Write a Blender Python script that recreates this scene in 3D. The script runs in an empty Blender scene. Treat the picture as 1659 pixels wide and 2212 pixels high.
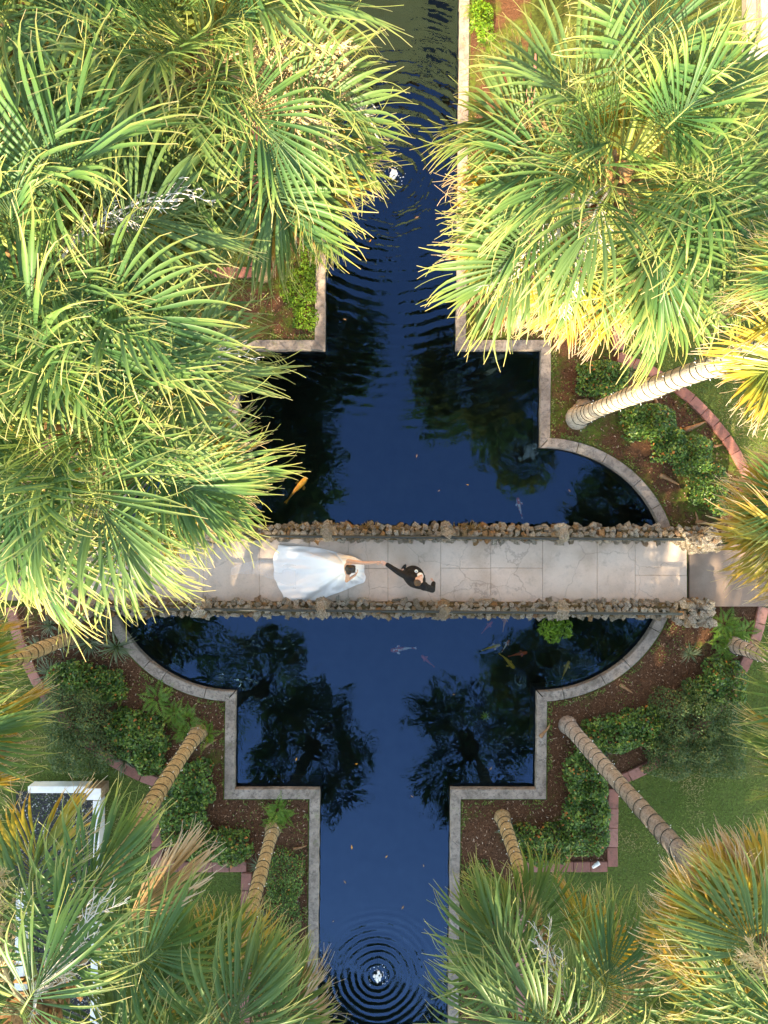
import bpy, bmesh, math, random
import numpy as np
from mathutils import Vector, Matrix, noise as mnoise

# ---------------------------------------------------------------- camera, sky, sun, exposure
scene = bpy.context.scene
H = 17.7            # camera height above the garden soil (m)
S = 86.8            # picture units per metre on the ground; the picture is 1659 x 2212 such units
cam_d = bpy.data.cameras.new('camera')
cam = bpy.data.objects.new('camera', cam_d)
scene.collection.objects.link(cam)
cam.location = (0, 0, H)
cam.rotation_euler = (0, 0, 0)
cam_d.sensor_fit = 'VERTICAL'
cam_d.angle = 2 * math.atan((2212 / 2 / S) / H)
cam_d.clip_end = 800
scene.camera = cam

SUN_EL = math.radians(33)
SUN_AZ = math.radians(196)      # compass bearing of the sun, +Y = north
world = bpy.data.worlds.new('World')
scene.world = world
world.use_nodes = True
wn = world.node_tree.nodes
sky = wn.new('ShaderNodeTexSky')
sky.sky_type = 'NISHITA'
sky.sun_disc = False
sky.sun_elevation = SUN_EL
sky.sun_rotation = SUN_AZ
sky.air_density = 1.0
sky.dust_density = 0.4
sky.ozone_density = 3.0
bg = wn['Background']
bg.inputs['Strength'].default_value = 0.15
world.node_tree.links.new(sky.outputs[0], bg.inputs[0])
sun_d = bpy.data.lights.new('sun', 'SUN')
sun_d.energy = 2.9
sun_d.angle = math.radians(0.53)
sun_d.color = (1.0, 0.96, 0.92)
sun = bpy.data.objects.new('sun', sun_d)
scene.collection.objects.link(sun)
sdir = Vector((math.sin(SUN_AZ) * math.cos(SUN_EL), math.cos(SUN_AZ) * math.cos(SUN_EL), math.sin(SUN_EL)))
sun.rotation_euler = (-sdir).to_track_quat('-Z', 'Y').to_euler()
sun.location = sdir * 60
vs = scene.view_settings
vs.view_transform = 'Standard'
vs.look = 'None'
vs.gamma = 1.0
vs.use_curve_mapping = False
vs.exposure = 2.85
try:
    vs.use_white_balance = True
    vs.white_balance_temperature = 10600
    vs.white_balance_tint = 10
except Exception:
    pass
scene.cycles.caustics_reflective = False
scene.cycles.caustics_refractive = False
scene.cycles.max_bounces = 8
scene.cycles.transparent_max_bounces = 12

# ---------------------------------------------------------------- helpers
C = scene.collection
rng = np.random.default_rng(11)
random.seed(5)
PI = math.pi


def W(px, py, z=0.0):
    k = (H - z) / H / S
    return Vector(((px - 829.5) * k, (1106 - py) * k, z))


def axis_x(py):
    return 844 - (py - 650) * 0.0112


def U(u, v, z=0.0):
    """garden axis coordinates: u to either side of the canal axis, v along it from the bridge"""
    py = 1230 + v
    p = W(axis_x(py) + u, py, 0)
    return Vector((p.x, p.y, z))


def mk(name, verts, faces, mats, attr=None, smooth=False, midx=None):
    """mesh datablock from arrays; faces: list of lists or array of quads / tris"""
    me = bpy.data.meshes.new(name)
    v = np.asarray(verts, dtype=np.float32).reshape(-1, 3)
    if isinstance(faces, np.ndarray):
        nf, k = faces.shape
        me.vertices.add(len(v))
        me.vertices.foreach_set('co', v.ravel())
        me.loops.add(nf * k)
        me.loops.foreach_set('vertex_index', faces.astype(np.int32).ravel())
        me.polygons.add(nf)
        me.polygons.foreach_set('loop_start', np.arange(0, nf * k, k, dtype=np.int32))
        me.update(calc_edges=True)
    else:
        me.from_pydata(v.tolist(), [], [list(f) for f in faces])
    for m in (mats if isinstance(mats, (list, tuple)) else [mats]):
        me.materials.append(m)
    if midx is not None:
        me.polygons.foreach_set('material_index', np.asarray(midx, dtype=np.int32))
    if attr is not None:
        for an, av in attr.items():
            a = me.attributes.new(an, 'FLOAT', 'POINT')
            a.data.foreach_set('value', np.asarray(av, dtype=np.float32))
    if smooth:
        me.polygons.foreach_set('use_smooth', np.ones(len(me.polygons), dtype=bool))
    me.validate()
    me.update()
    return me


def ob(name, me, parent=None, loc=(0, 0, 0), rot=(0, 0, 0), scale=(1, 1, 1)):
    o = bpy.data.objects.new(name, me)
    C.objects.link(o)
    o.location = loc
    o.rotation_euler = rot
    o.scale = scale
    if parent is not None:
        o.parent = parent
    return o


def tag(o, label, cat, group=None):
    o['label'] = label
    o['category'] = cat
    if group:
        o['group'] = group
    return o


def empty(name, loc, label, cat, group=None):
    o = bpy.data.objects.new(name, None)
    C.objects.link(o)
    o.location = loc
    o.empty_display_size = 0.2
    return tag(o, label, cat, group)


def structure(o):
    o['kind'] = 'structure'
    return o


class MB:
    """collects shapes into one mesh"""
    def __init__(self):
        self.v = []; self.f = []; self.m = []; self.n = 0

    def add(self, verts, faces, mi=0):
        b = self.n
        self.v += [tuple(p) for p in verts]
        self.f += [[i + b for i in f] for f in faces]
        self.m += [mi] * len(faces)
        self.n += len(verts)

    def box(self, c, s, rz=0.0, mi=0, jit=0.0):
        x, y, z = s[0] / 2, s[1] / 2, s[2] / 2
        vs_ = []
        for dx, dy, dz in ((-x, -y, -z), (x, -y, -z), (x, y, -z), (-x, y, -z), (-x, -y, z), (x, -y, z), (x, y, z), (-x, y, z)):
            if jit:
                dx += random.uniform(-jit, jit); dy += random.uniform(-jit, jit); dz += random.uniform(-jit, jit)
            vs_.append((c[0] + dx * math.cos(rz) - dy * math.sin(rz), c[1] + dx * math.sin(rz) + dy * math.cos(rz), c[2] + dz))
        self.add(vs_, [(3, 2, 1, 0), (4, 5, 6, 7), (0, 1, 5, 4), (1, 2, 6, 5), (2, 3, 7, 6), (3, 0, 4, 7)], mi)

    def tube(self, pts, rad, sides=6, mi=0, caps=True):
        pts = [Vector(p) for p in pts]
        n = len(pts)
        if not hasattr(rad, '__len__'):
            rad = [rad] * n
        vs_ = []
        up = Vector((0, 0, 1))
        prev = None
        for i in range(n):
            t = (pts[min(i + 1, n - 1)] - pts[max(i - 1, 0)])
            if t.length < 1e-9:
                t = Vector((0, 0, 1))
            t.normalize()
            if prev is None:
                a = t.cross(up) if abs(t.z) < 0.95 else t.cross(Vector((1, 0, 0)))
            else:
                a = prev - t * prev.dot(t)
            if a.length < 1e-6:
                a = t.cross(Vector((0, 1, 0)))
            a.normalize()
            prev = a
            b = t.cross(a)
            for k in range(sides):
                an = 2 * PI * k / sides
                vs_.append(pts[i] + (a * math.cos(an) + b * math.sin(an)) * rad[i])
        fs = []
        for i in range(n - 1):
            for k in range(sides):
                k2 = (k + 1) % sides
                fs.append((i * sides + k, i * sides + k2, (i + 1) * sides + k2, (i + 1) * sides + k))
        if caps:
            fs.append(tuple(range(sides - 1, -1, -1)))
            fs.append(tuple((n - 1) * sides + k for k in range(sides)))
        self.add(vs_, fs, mi)

    def ball(self, c, r, nu=10, nv=7, mi=0, rot=None):
        if not hasattr(r, '__len__'):
            r = (r, r, r)
        vs_ = [Vector((0, 0, -r[2]))]
        for j in range(1, nv):
            ph = -PI / 2 + PI * j / nv
            for i in range(nu):
                th = 2 * PI * i / nu
                vs_.append(Vector((r[0] * math.cos(ph) * math.cos(th), r[1] * math.cos(ph) * math.sin(th), r[2] * math.sin(ph))))
        vs_.append(Vector((0, 0, r[2])))
        if rot is not None:
            vs_ = [rot @ p for p in vs_]
        vs_ = [p + Vector(c) for p in vs_]
        fs = []
        top = len(vs_) - 1
        for i in range(nu):
            i2 = (i + 1) % nu
            fs.append((0, 1 + i2, 1 + i))
            for j in range(nv - 2):
                a = 1 + j * nu
                fs.append((a + i, a + i2, a + nu + i2, a + nu + i))
            fs.append((top, 1 + (nv - 2) * nu + i, 1 + (nv - 2) * nu + i2))
        self.add(vs_, fs, mi)

    def mesh(self, name, mats, smooth=False):
        return mk(name, self.v, self.f, mats, smooth=smooth, midx=self.m)


def bevel_mesh(me, w, seg=1):
    bm = bmesh.new()
    bm.from_mesh(me)
    bmesh.ops.bevel(bm, geom=bm.edges[:] + bm.verts[:], offset=w, segments=seg, affect='EDGES', profile=0.6)
    bm.to_mesh(me)
    bm.free()
    return me


# ---------------------------------------------------------------- materials
class NT:
    def __init__(self, name):
        self.mat = bpy.data.materials.new(name)
        self.mat.use_nodes = True
        self.t = self.mat.node_tree
        self.n = self.t.nodes
        self.b = self.n['Principled BSDF']
        self.out = self.n['Material Output']

    def new(self, typ, **kw):
        nd = self.n.new(typ)
        for k, v in kw.items():
            if k in nd.bl_rna.properties:
                setattr(nd, k, v)
            else:
                nd.inputs[k].default_value = v
        return nd

    def link(self, a, b):
        self.t.links.new(a, b)

    def coord(self, kind='Object'):
        return self.new('ShaderNodeTexCoord').outputs[kind]

    def pos(self):
        return self.new('ShaderNodeNewGeometry').outputs['Position']

    def noise(self, scale, detail=4, rough=0.6, vec=None, dist=0.0):
        nd = self.new('ShaderNodeTexNoise')
        nd.inputs['Scale'].default_value = scale
        nd.inputs['Detail'].default_value = detail
        nd.inputs['Roughness'].default_value = rough
        nd.inputs['Distortion'].default_value = dist
        if vec is not None:
            self.link(vec, nd.inputs['Vector'])
        return nd.outputs[0]

    def ramp(self, fac, stops):
        nd = self.new('ShaderNodeValToRGB')
        el = nd.color_ramp.elements
        while len(el) < len(stops):
            el.new(0.5)
        for e, (p, c) in zip(el, stops):
            e.position = p
            e.color = (*c, 1)
        self.link(fac, nd.inputs[0])
        return nd.outputs[0]

    def mix(self, fac, a, b, mode='MIX'):
        nd = self.new('ShaderNodeMix', data_type='RGBA', blend_type=mode)
        for v, k in ((fac, 0), (a, 6), (b, 7)):
            if hasattr(v, 'is_linked'):
                self.link(v, nd.inputs[k])
            elif k == 0:
                nd.inputs[0].default_value = v
            else:
                nd.inputs[k].default_value = (*v, 1)
        return nd.outputs[2]

    def math(self, op, a, b=None, c=None):
        nd = self.new('ShaderNodeMath', operation=op)
        for i, v in enumerate((a, b, c)):
            if v is None:
                continue
            if hasattr(v, 'is_linked'):
                self.link(v, nd.inputs[i])
            else:
                nd.inputs[i].default_value = v
        return nd.outputs[0]

    def bump(self, h, strength=0.4, dist=0.02):
        nd = self.new('ShaderNodeBump')
        nd.inputs['Strength'].default_value = strength
        nd.inputs['Distance'].default_value = dist
        self.link(h, nd.inputs['Height'])
        self.link(nd.outputs[0], self.b.inputs['Normal'])
        return nd.outputs[0]

    def base(self, c, rough=0.7, spec=0.3):
        if hasattr(c, 'is_linked'):
            self.link(c, self.b.inputs['Base Color'])
        else:
            self.b.inputs['Base Color'].default_value = (*c, 1)
        self.b.inputs['Roughness'].default_value = rough
        self.b.inputs['Specular IOR Level'].default_value = spec
        return self


def simple(name, col, rough=0.6, spec=0.3, var=0.0, scale=8, bump=0.0):
    m = NT(name)
    if var:
        n = m.noise(scale, 5, 0.65, m.coord())
        c = m.ramp(n, [(0.3, tuple(x * (1 - var) for x in col)), (0.7, tuple(min(1, x * (1 + var)) for x in col))])
        m.base(c, rough, spec)
        if bump:
            m.bump(n, bump, 0.02)
    else:
        m.base(col, rough, spec)
    return m.mat


def leaf_material(name, stops, trans=(0.5, 0.55, 0.12), tfac=0.3, rough=0.42, rnd_col=None, rnd_amt=0.5, attr='tip', spec=0.26):
    m = NT(name)
    at = m.new('ShaderNodeAttribute', attribute_name=attr)
    col = m.ramp(at.outputs['Fac'], stops)
    if rnd_col is not None:
        oi = m.new('ShaderNodeObjectInfo')
        f = m.math('MULTIPLY', m.math('POWER', oi.outputs['Random'], 2.0), rnd_amt)
        col = m.mix(f, col, rnd_col)
    m.base(col, rough, spec)
    tr = m.new('ShaderNodeBsdfTranslucent')
    m.link(m.mix(0.45, col, trans), tr.inputs['Color'])
    ms = m.new('ShaderNodeMixShader')
    ms.inputs[0].default_value = tfac
    m.link(m.b.outputs[0], ms.inputs[1])
    m.link(tr.outputs[0], ms.inputs[2])
    m.link(ms.outputs[0], m.out.inputs[0])
    return m.mat


M = {}
M['frond'] = leaf_material('frond_green', [(0.0, (0.020, 0.080, 0.032)), (0.42, (0.042, 0.125, 0.042)), (0.70, (0.10, 0.19, 0.050)), (0.88, (0.30, 0.31, 0.09)), (1.0, (0.56, 0.43, 0.22))],
                           trans=(0.38, 0.50, 0.10), tfac=0.30, rnd_col=(0.15, 0.21, 0.08), rnd_amt=0.5)
M['frond_old'] = leaf_material('frond_yellowing', [(0.0, (0.06, 0.12, 0.03)), (0.35, (0.15, 0.19, 0.035)), (0.58, (0.38, 0.30, 0.045)), (0.78, (0.46, 0.25, 0.05)), (0.92, (0.58, 0.46, 0.32)), (1.0, (0.66, 0.58, 0.48))],
                               trans=(0.60, 0.42, 0.08), tfac=0.3, rnd_col=(0.36, 0.30, 0.08), rnd_amt=0.5)
M['frond_dead'] = leaf_material('frond_dead', [(0.0, (0.30, 0.19, 0.09)), (0.5, (0.40, 0.26, 0.13)), (0.85, (0.52, 0.40, 0.27)), (1.0, (0.62, 0.53, 0.42))],
                                trans=(0.5, 0.32, 0.14), tfac=0.18, rough=0.7, rnd_col=(0.34, 0.15, 0.05), rnd_amt=0.7)
M['petiole'] = simple('petiole', (0.22, 0.27, 0.07), 0.45, 0.4, 0.3, 6)
M['petiole_dead'] = simple('petiole_dead', (0.34, 0.22, 0.11), 0.7, 0.3, 0.3, 6)
M['stalk'] = simple('flower_stalk_tan', (0.50, 0.37, 0.20), 0.7, 0.3, 0.3, 12)
M['stalk_grey'] = simple('flower_stalk_grey', (0.50, 0.46, 0.42), 0.7, 0.3, 0.3, 12)


def bark_material(name, a, b, dark, scale=1.0):
    m = NT(name)
    co = m.coord()
    mp = m.new('ShaderNodeMapping')
    mp.inputs['Scale'].default_value = (9, 9, 2.2)
    m.link(co, mp.inputs[0])
    n1 = m.noise(1.6, 6, 0.7, mp.outputs[0])
    n2 = m.noise(26, 3, 0.7, co)
    sep = m.new('ShaderNodeSeparateXYZ')
    m.link(co, sep.inputs[0])
    z = m.math('ADD', sep.outputs[2], m.math('MULTIPLY', m.noise(3.5, 3, 0.6, co), 0.16))
    ring = m.math('SINE', m.math('MULTIPLY', z, 52))
    ringf = m.math('MULTIPLY', m.math('POWER', m.math('MULTIPLY_ADD', ring, 0.5, 0.5), 5.0), 0.18)
    c = m.ramp(n1, [(0.28, a), (0.62, b)])
    c = m.mix(ringf, c, dark)
    sp = m.ramp(n2, [(0.40, (0, 0, 0)), (0.47, (1, 1, 1))])
    c = m.mix(m.math('MULTIPLY', m.math('SUBTRACT', 1.0, sp), 0.6), c, dark)
    m.base(c, 0.85, 0.15)
    m.bump(m.math('ADD', n1, m.math('MULTIPLY', n2, 0.5)), 0.6, 0.03)
    return m.mat


M['bark_tan'] = bark_material('bark_tan', (0.30, 0.21, 0.115), (0.44, 0.325, 0.19), (0.10, 0.06, 0.035))
M['bark_grey'] = bark_material('bark_grey', (0.25, 0.205, 0.185), (0.37, 0.32, 0.295), (0.11, 0.085, 0.075))
M['bark_pale'] = bark_material('bark_pale', (0.40, 0.35, 0.29), (0.58, 0.52, 0.45), (0.20, 0.17, 0.14))
M['boots'] = simple('leaf_base_fibre', (0.24, 0.135, 0.065), 0.9, 0.1, 0.6, 20, 0.5)
M['cord'] = simple('light_cord_green', (0.02, 0.028, 0.024), 0.5, 0.3)
M['bulb'] = simple('light_bulb_clear', (0.72, 0.76, 0.78), 0.2, 0.6)

# concrete for the deck
m = NT('deck_concrete')
co = m.pos()
n1 = m.noise(0.9, 6, 0.62, co)
n2 = m.noise(5.0, 6, 0.7, co)
n3 = m.noise(60, 3, 0.7, co)
c = m.ramp(n1, [(0.30, (0.48, 0.38, 0.31)), (0.5, (0.59, 0.475, 0.395)), (0.72, (0.66, 0.545, 0.465))])
c = m.mix(m.math('MULTIPLY', m.ramp(n2, [(0.30, (1, 1, 1)), (0.44, (0, 0, 0))]), 0.35), c, (0.24, 0.21, 0.19))
c = m.mix(m.math('MULTIPLY', m.ramp(m.noise(1.3, 5, 0.65, co, 0.8), [(0.57, (0, 0, 0)), (0.70, (1, 1, 1))]), 0.32), c, (0.27, 0.235, 0.215))
st = m.noise(0.55, 3, 0.5, co)
c = m.mix(m.ramp(st, [(0.60, (0, 0, 0)), (0.72, (1, 1, 1))]), c, m.mix(0.5, c, (0.30, 0.20, 0.13)))
c = m.mix(m.math('MULTIPLY', m.ramp(n3, [(0.33, (1, 1, 1)), (0.42, (0, 0, 0))]), 0.45), c, (0.16, 0.14, 0.13))
vo = m.new('ShaderNodeTexVoronoi', feature='DISTANCE_TO_EDGE')
vo.inputs['Scale'].default_value = 0.75
wv = m.new('ShaderNodeMixRGB') if False else None
nv = m.new('ShaderNodeTexNoise'); nv.inputs['Scale'].default_value = 3.0; nv.inputs['Detail'].default_value = 5
m.link(co, nv.inputs['Vector'])
ad = m.new('ShaderNodeVectorMath', operation='MULTIPLY_ADD')
m.link(nv.outputs['Color'], ad.inputs[0]); ad.inputs[1].default_value = (0.35, 0.35, 0.35); m.link(co, ad.inputs[2])
m.link(ad.outputs[0], vo.inputs['Vector'])
crack = m.ramp(vo.outputs['Distance'], [(0.0, (1, 1, 1)), (0.009, (0, 0, 0))])
c = m.mix(m.math('MULTIPLY', crack, 0.38), c, (0.13, 0.11, 0.10))
m.base(c, 0.85, 0.2)
m.bump(m.math('SUBTRACT', n3, m.math('MULTIPLY', crack, 1.5)), 0.25, 0.01)
M['deck'] = m.mat

m = NT('walk_concrete')
co = m.pos()
n1 = m.noise(1.6, 6, 0.65, co)
n3 = m.noise(70, 3, 0.7, co)
c = m.ramp(n1, [(0.3, (0.20, 0.145, 0.115)), (0.7, (0.30, 0.225, 0.18))])
c = m.mix(m.math('MULTIPLY', m.ramp(n3, [(0.36, (1, 1, 1)), (0.46, (0, 0, 0))]), 0.4), c, (0.12, 0.10, 0.09))
m.base(c, 0.85, 0.2)
m.bump(n3, 0.25, 0.01)
M['walk'] = m.mat

m = NT('coping_concrete')
co = m.pos()
n1 = m.noise(2.2, 6, 0.7, co)
n2 = m.noise(11, 6, 0.75, co)
n3 = m.noise(70, 3, 0.7, co)
oi = m.new('ShaderNodeObjectInfo')
c = m.ramp(n1, [(0.28, (0.15, 0.125, 0.105)), (0.5, (0.30, 0.255, 0.22)), (0.75, (0.43, 0.375, 0.33))])
c = m.mix(m.ramp(n2, [(0.48, (0, 0, 0)), (0.62, (0.85, 0.85, 0.85))]), c, (0.12, 0.105, 0.095))
c = m.mix(m.ramp(m.noise(3.1, 5, 0.7, m.coord()), [(0.60, (0, 0, 0)), (0.70, (0.5, 0.5, 0.5))]), c, (0.12, 0.16, 0.05))
c = m.mix(m.math('MULTIPLY', oi.outputs['Random'], 0.3), c, (0.20, 0.18, 0.165))
m.base(c, 0.9, 0.15)
m.bump(m.math('ADD', n2, m.math('MULTIPLY', n3, 0.5)), 0.5, 0.02)
M['coping'] = m.mat

m = NT('rubble_stone')
co = m.coord()
oi = m.new('ShaderNodeObjectInfo')
r = oi.outputs['Random']
c0 = m.ramp(r, [(0.0, (0.46, 0.39, 0.31)), (0.25, (0.72, 0.66, 0.57)), (0.42, (0.28, 0.21, 0.14)), (0.58, (0.76, 0.71, 0.63)), (0.76, (0.60, 0.51, 0.40)), (0.84, (0.50, 0.29, 0.13)), (0.90, (0.52, 0.24, 0.08)), (1.0, (0.74, 0.69, 0.61))])
vec = m.new('ShaderNodeVectorMath', operation='ADD')
m.link(co, vec.inputs[0])
cx = m.new('ShaderNodeCombineXYZ')
m.link(m.math('MULTIPLY', r, 40), cx.inputs[0])
m.link(cx.outputs[0], vec.inputs[1])
n1 = m.noise(7, 6, 0.75, vec.outputs[0], 0.8)
n2 = m.noise(22, 4, 0.7, vec.outputs[0])
c = m.mix(m.ramp(n1, [(0.44, (0.95, 0.95, 0.95)), (0.55, (0, 0, 0))]), c0, (0.06, 0.045, 0.03))
c = m.mix(m.ramp(n2, [(0.55, (0, 0, 0)), (0.62, (0.55, 0.55, 0.55))]), c, (0.78, 0.71, 0.61))
c = m.mix(m.ramp(m.noise(3, 3, 0.6, vec.outputs[0]), [(0.52, (0, 0, 0)), (0.64, (0.75, 0.75, 0.75))]), c, (0.13, 0.095, 0.03))
m.base(c, 0.9, 0.15)
m.bump(m.math('ADD', n1, n2), 0.9, 0.05)
M['stone'] = m.mat
M['mortar'] = simple('mossy_mortar', (0.085, 0.065, 0.035), 0.95, 0.1, 0.6, 9, 0.6)
M['moss_twig'] = simple('dry_moss', (0.20, 0.125, 0.05), 0.95, 0.1, 0.6, 30)
M['rail'] = simple('painted_pipe', (0.022, 0.030, 0.030), 0.5, 0.4, 0.25, 14)
m = NT('brick_paver')
co = m.coord(); oi = m.new('ShaderNodeObjectInfo')
n1 = m.noise(9, 6, 0.7, m.pos()); n2 = m.noise(55, 3, 0.7, m.pos())
c = m.ramp(oi.outputs['Random'], [(0.0, (0.24, 0.10, 0.08)), (0.5, (0.31, 0.14, 0.115)), (1.0, (0.36, 0.18, 0.15))])
c = m.mix(m.ramp(n1, [(0.48, (0, 0, 0)), (0.68, (0.7, 0.7, 0.7))]), c, (0.12, 0.07, 0.055))
c = m.mix(m.ramp(n2, [(0.60, (0, 0, 0)), (0.70, (0.5, 0.5, 0.5))]), c, (0.42, 0.32, 0.27))
m.base(c, 0.9, 0.15); m.bump(n2, 0.35, 0.01)
M['brick'] = m.mat

m = NT('lawn_soil')
co = m.pos()
n1 = m.noise(0.6, 5, 0.6, co); n2 = m.noise(16, 5, 0.75, co)
c = m.ramp(n1, [(0.35, (0.07, 0.115, 0.024)), (0.6, (0.105, 0.15, 0.036)), (0.75, (0.17, 0.16, 0.06))])
c = m.mix(m.ramp(n2, [(0.38, (0.8, 0.8, 0.8)), (0.6, (0, 0, 0))]), c, (0.04, 0.045, 0.015))
m.base(c, 0.95, 0.1); m.bump(n2, 0.6, 0.04)
M['lawn'] = m.mat


def mulch_material(name, moss):
    m = NT(name)
    co = m.pos()
    n1 = m.noise(28, 5, 0.8, co, 1.2); n2 = m.noise(1.1, 4, 0.6, co); n3 = m.noise(8, 4, 0.7, co)
    c = m.ramp(n1, [(0.3, (0.03, 0.014, 0.008)), (0.5, (0.105, 0.05, 0.028)), (0.68, (0.22, 0.115, 0.07))])
    mo = m.ramp(n2, [(moss, (0, 0, 0)), (moss + 0.12, (1, 1, 1))])
    g = m.ramp(n3, [(0.35, (0.04, 0.07, 0.012)), (0.65, (0.10, 0.15, 0.028))])
    c = m.mix(m.math('MULTIPLY', mo, m.ramp(n3, [(0.3, (0.2, 0.2, 0.2)), (0.5, (0.9, 0.9, 0.9))])), c, g)
    m.base(c, 0.95, 0.1)
    m.bump(n1, 0.8, 0.04)
    return m.mat


M['mulch'] = mulch_material('mulch', 0.60)
M['mulch_moss'] = mulch_material('mossy_mulch', 0.46)
M['grass'] = leaf_material('grass_blade', [(0.0, (0.055, 0.11, 0.022)), (0.55, (0.11, 0.19, 0.036)), (0.8, (0.18, 0.23, 0.06)), (1.0, (0.34, 0.28, 0.13))], trans=(0.2, 0.3, 0.05), tfac=0.25, attr='rnd')
M['shrub'] = leaf_material('shrub_leaf', [(0.0, (0.012, 0.045, 0.010)), (0.40, (0.045, 0.13, 0.022)), (0.75, (0.10, 0.22, 0.04)), (0.965, (0.24, 0.34, 0.07)), (0.985, (0.45, 0.15, 0.04)), (1.0, (0.55, 0.2, 0.05))],
                           trans=(0.14, 0.26, 0.03), tfac=0.22, rough=0.36, attr='rnd', spec=0.4)
M['shrub_fine'] = leaf_material('shrub_fine_leaf', [(0.0, (0.022, 0.055, 0.020)), (0.5, (0.06, 0.12, 0.04)), (0.9, (0.11, 0.17, 0.06)), (1.0, (0.24, 0.20, 0.06))],
                                trans=(0.14, 0.22, 0.04), tfac=0.22, rough=0.45, attr='rnd')
M['bright_leaf'] = leaf_material('bright_leaf', [(0.0, (0.05, 0.13, 0.015)), (0.5, (0.10, 0.23, 0.02)), (1.0, (0.20, 0.33, 0.04))], trans=(0.2, 0.4, 0.03), tfac=0.3, attr='rnd')
M['fern'] = leaf_material('fern_leaf', [(0.0, (0.05, 0.13, 0.02)), (0.6, (0.10, 0.22, 0.03)), (1.0, (0.22, 0.30, 0.05))], trans=(0.2, 0.4, 0.04), tfac=0.3, attr='rnd')
M['liriope'] = leaf_material('liriope_blade', [(0.0, (0.06, 0.10, 0.055)), (0.6, (0.12, 0.175, 0.10)), (1.0, (0.26, 0.29, 0.19))], trans=(0.2, 0.3, 0.1), tfac=0.2, attr='rnd')
M['twig'] = simple('shrub_twig', (0.10, 0.065, 0.04), 0.85, 0.15)
M['chip'] = leaf_material('bark_chip', [(0.0, (0.025, 0.012, 0.008)), (0.45, (0.13, 0.055, 0.03)), (0.75, (0.26, 0.13, 0.08)), (0.93, (0.38, 0.25, 0.17)), (1.0, (0.55, 0.44, 0.34))], trans=(0.1, 0.05, 0.03), tfac=0.02, rough=0.85, attr='rnd')
M['boot_piece'] = simple('fallen_leaf_base', (0.30, 0.17, 0.095), 0.85, 0.15, 0.5, 14, 0.4)
M['white'] = simple('white_paint', (0.72, 0.73, 0.74), 0.55, 0.3, 0.12, 5)
M['post_brown'] = simple('brown_and_post_shade', (0.30, 0.21, 0.14), 0.8, 0.2, 0.35, 10, 0.3)  # plain brown; on the corner post it paints the shaded sides
M['gravel_bed'] = simple('gravel_base', (0.035, 0.035, 0.038), 0.9, 0.2, 0.6, 60, 0.5)
M['pebble'] = leaf_material('pebble', [(0.0, (0.02, 0.02, 0.024)), (0.55, (0.07, 0.07, 0.075)), (0.8, (0.22, 0.22, 0.22)), (1.0, (0.62, 0.61, 0.58))], trans=(0.1, 0.1, 0.1), tfac=0.01, rough=0.6, attr='rnd')
M['plinth'] = simple('plinth_stone', (0.30, 0.27, 0.24), 0.85, 0.2, 0.2, 8, 0.3)
M['stucco'] = simple('beige_stucco', (0.85, 0.46, 0.14), 0.9, 0.15, 0.12, 2)
M['roof_tile'] = simple('roof_tile', (0.30, 0.13, 0.08), 0.85, 0.2, 0.3, 6)
M['pond_floor'] = simple('pond_floor', (0.010, 0.013, 0.012), 0.95, 0.1, 0.5, 1.5)
M['pond_wall'] = simple('pond_wall', (0.045, 0.042, 0.036), 0.9, 0.2, 0.5, 5, 0.4)
M['foam'] = simple('water_foam', (0.80, 0.82, 0.82), 0.5, 0.4, 0.1, 30, 0.4)
M['koi_orange'] = simple('koi_orange', (0.75, 0.30, 0.03), 0.35, 0.4, 0.25, 8)
M['koi_yellow'] = simple('koi_yellow', (0.62, 0.42, 0.06), 0.35, 0.4, 0.25, 8)
M['koi_red'] = simple('koi_red', (0.60, 0.10, 0.04), 0.35, 0.4, 0.25, 8)
m = NT('koi_white_red')
c = m.ramp(m.noise(7, 2, 0.5, m.coord()), [(0.50, (0.72, 0.70, 0.68)), (0.55, (0.62, 0.12, 0.05))])
m.base(c, 0.35, 0.4)
M['koi_white'] = m.mat
M['skin'] = simple('skin', (0.60, 0.33, 0.22), 0.5, 0.35)
M['skin_pale'] = simple('skin_pale', (0.62, 0.36, 0.27), 0.5, 0.35)
M['lip'] = simple('lip', (0.45, 0.12, 0.10), 0.5, 0.3)
M['eye'] = simple('eye', (0.03, 0.02, 0.015), 0.25, 0.5)
m = NT('dark_hair')
n1 = m.noise(30, 3, 0.6, m.coord())
m.base(m.ramp(n1, [(0.35, (0.006, 0.004, 0.003)), (0.7, (0.022, 0.012, 0.008))]), 0.35, 0.5)
m.bump(n1, 0.4, 0.01)
M['hair_dark'] = m.mat
m = NT('brown_hair')
n1 = m.noise(40, 3, 0.6, m.coord())
m.base(m.ramp(n1, [(0.35, (0.05, 0.025, 0.012)), (0.7, (0.13, 0.065, 0.035))]), 0.45, 0.4)
m.bump(n1, 0.4, 0.01)
M['hair_brown'] = m.mat
m = NT('dress_fabric')
n1 = m.noise(90, 2, 0.5, m.coord())
m.base((0.84, 0.82, 0.80), 0.75, 0.2)
m.bump(n1, 0.08, 0.01)
M['dress'] = m.mat
m = NT('sheer_veil')
tr = m.new('ShaderNodeBsdfTransparent')
m.base((0.85, 0.85, 0.86), 0.7, 0.2)
ms = m.new('ShaderNodeMixShader'); ms.inputs[0].default_value = 0.22
m.link(tr.outputs[0], ms.inputs[1]); m.link(m.b.outputs[0], ms.inputs[2]); m.link(ms.outputs[0], m.out.inputs[0])
M['veil'] = m.mat
M['suit'] = simple('black_suit', (0.009, 0.009, 0.010), 0.75, 0.25, 0.2, 40)
M['shirt'] = simple('white_shirt', (0.80, 0.79, 0.80), 0.7, 0.2)
M['shoe'] = simple('black_shoe', (0.008, 0.008, 0.008), 0.25, 0.5)
M['petal'] = simple('white_petal', (0.82, 0.82, 0.76), 0.6, 0.3)
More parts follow.
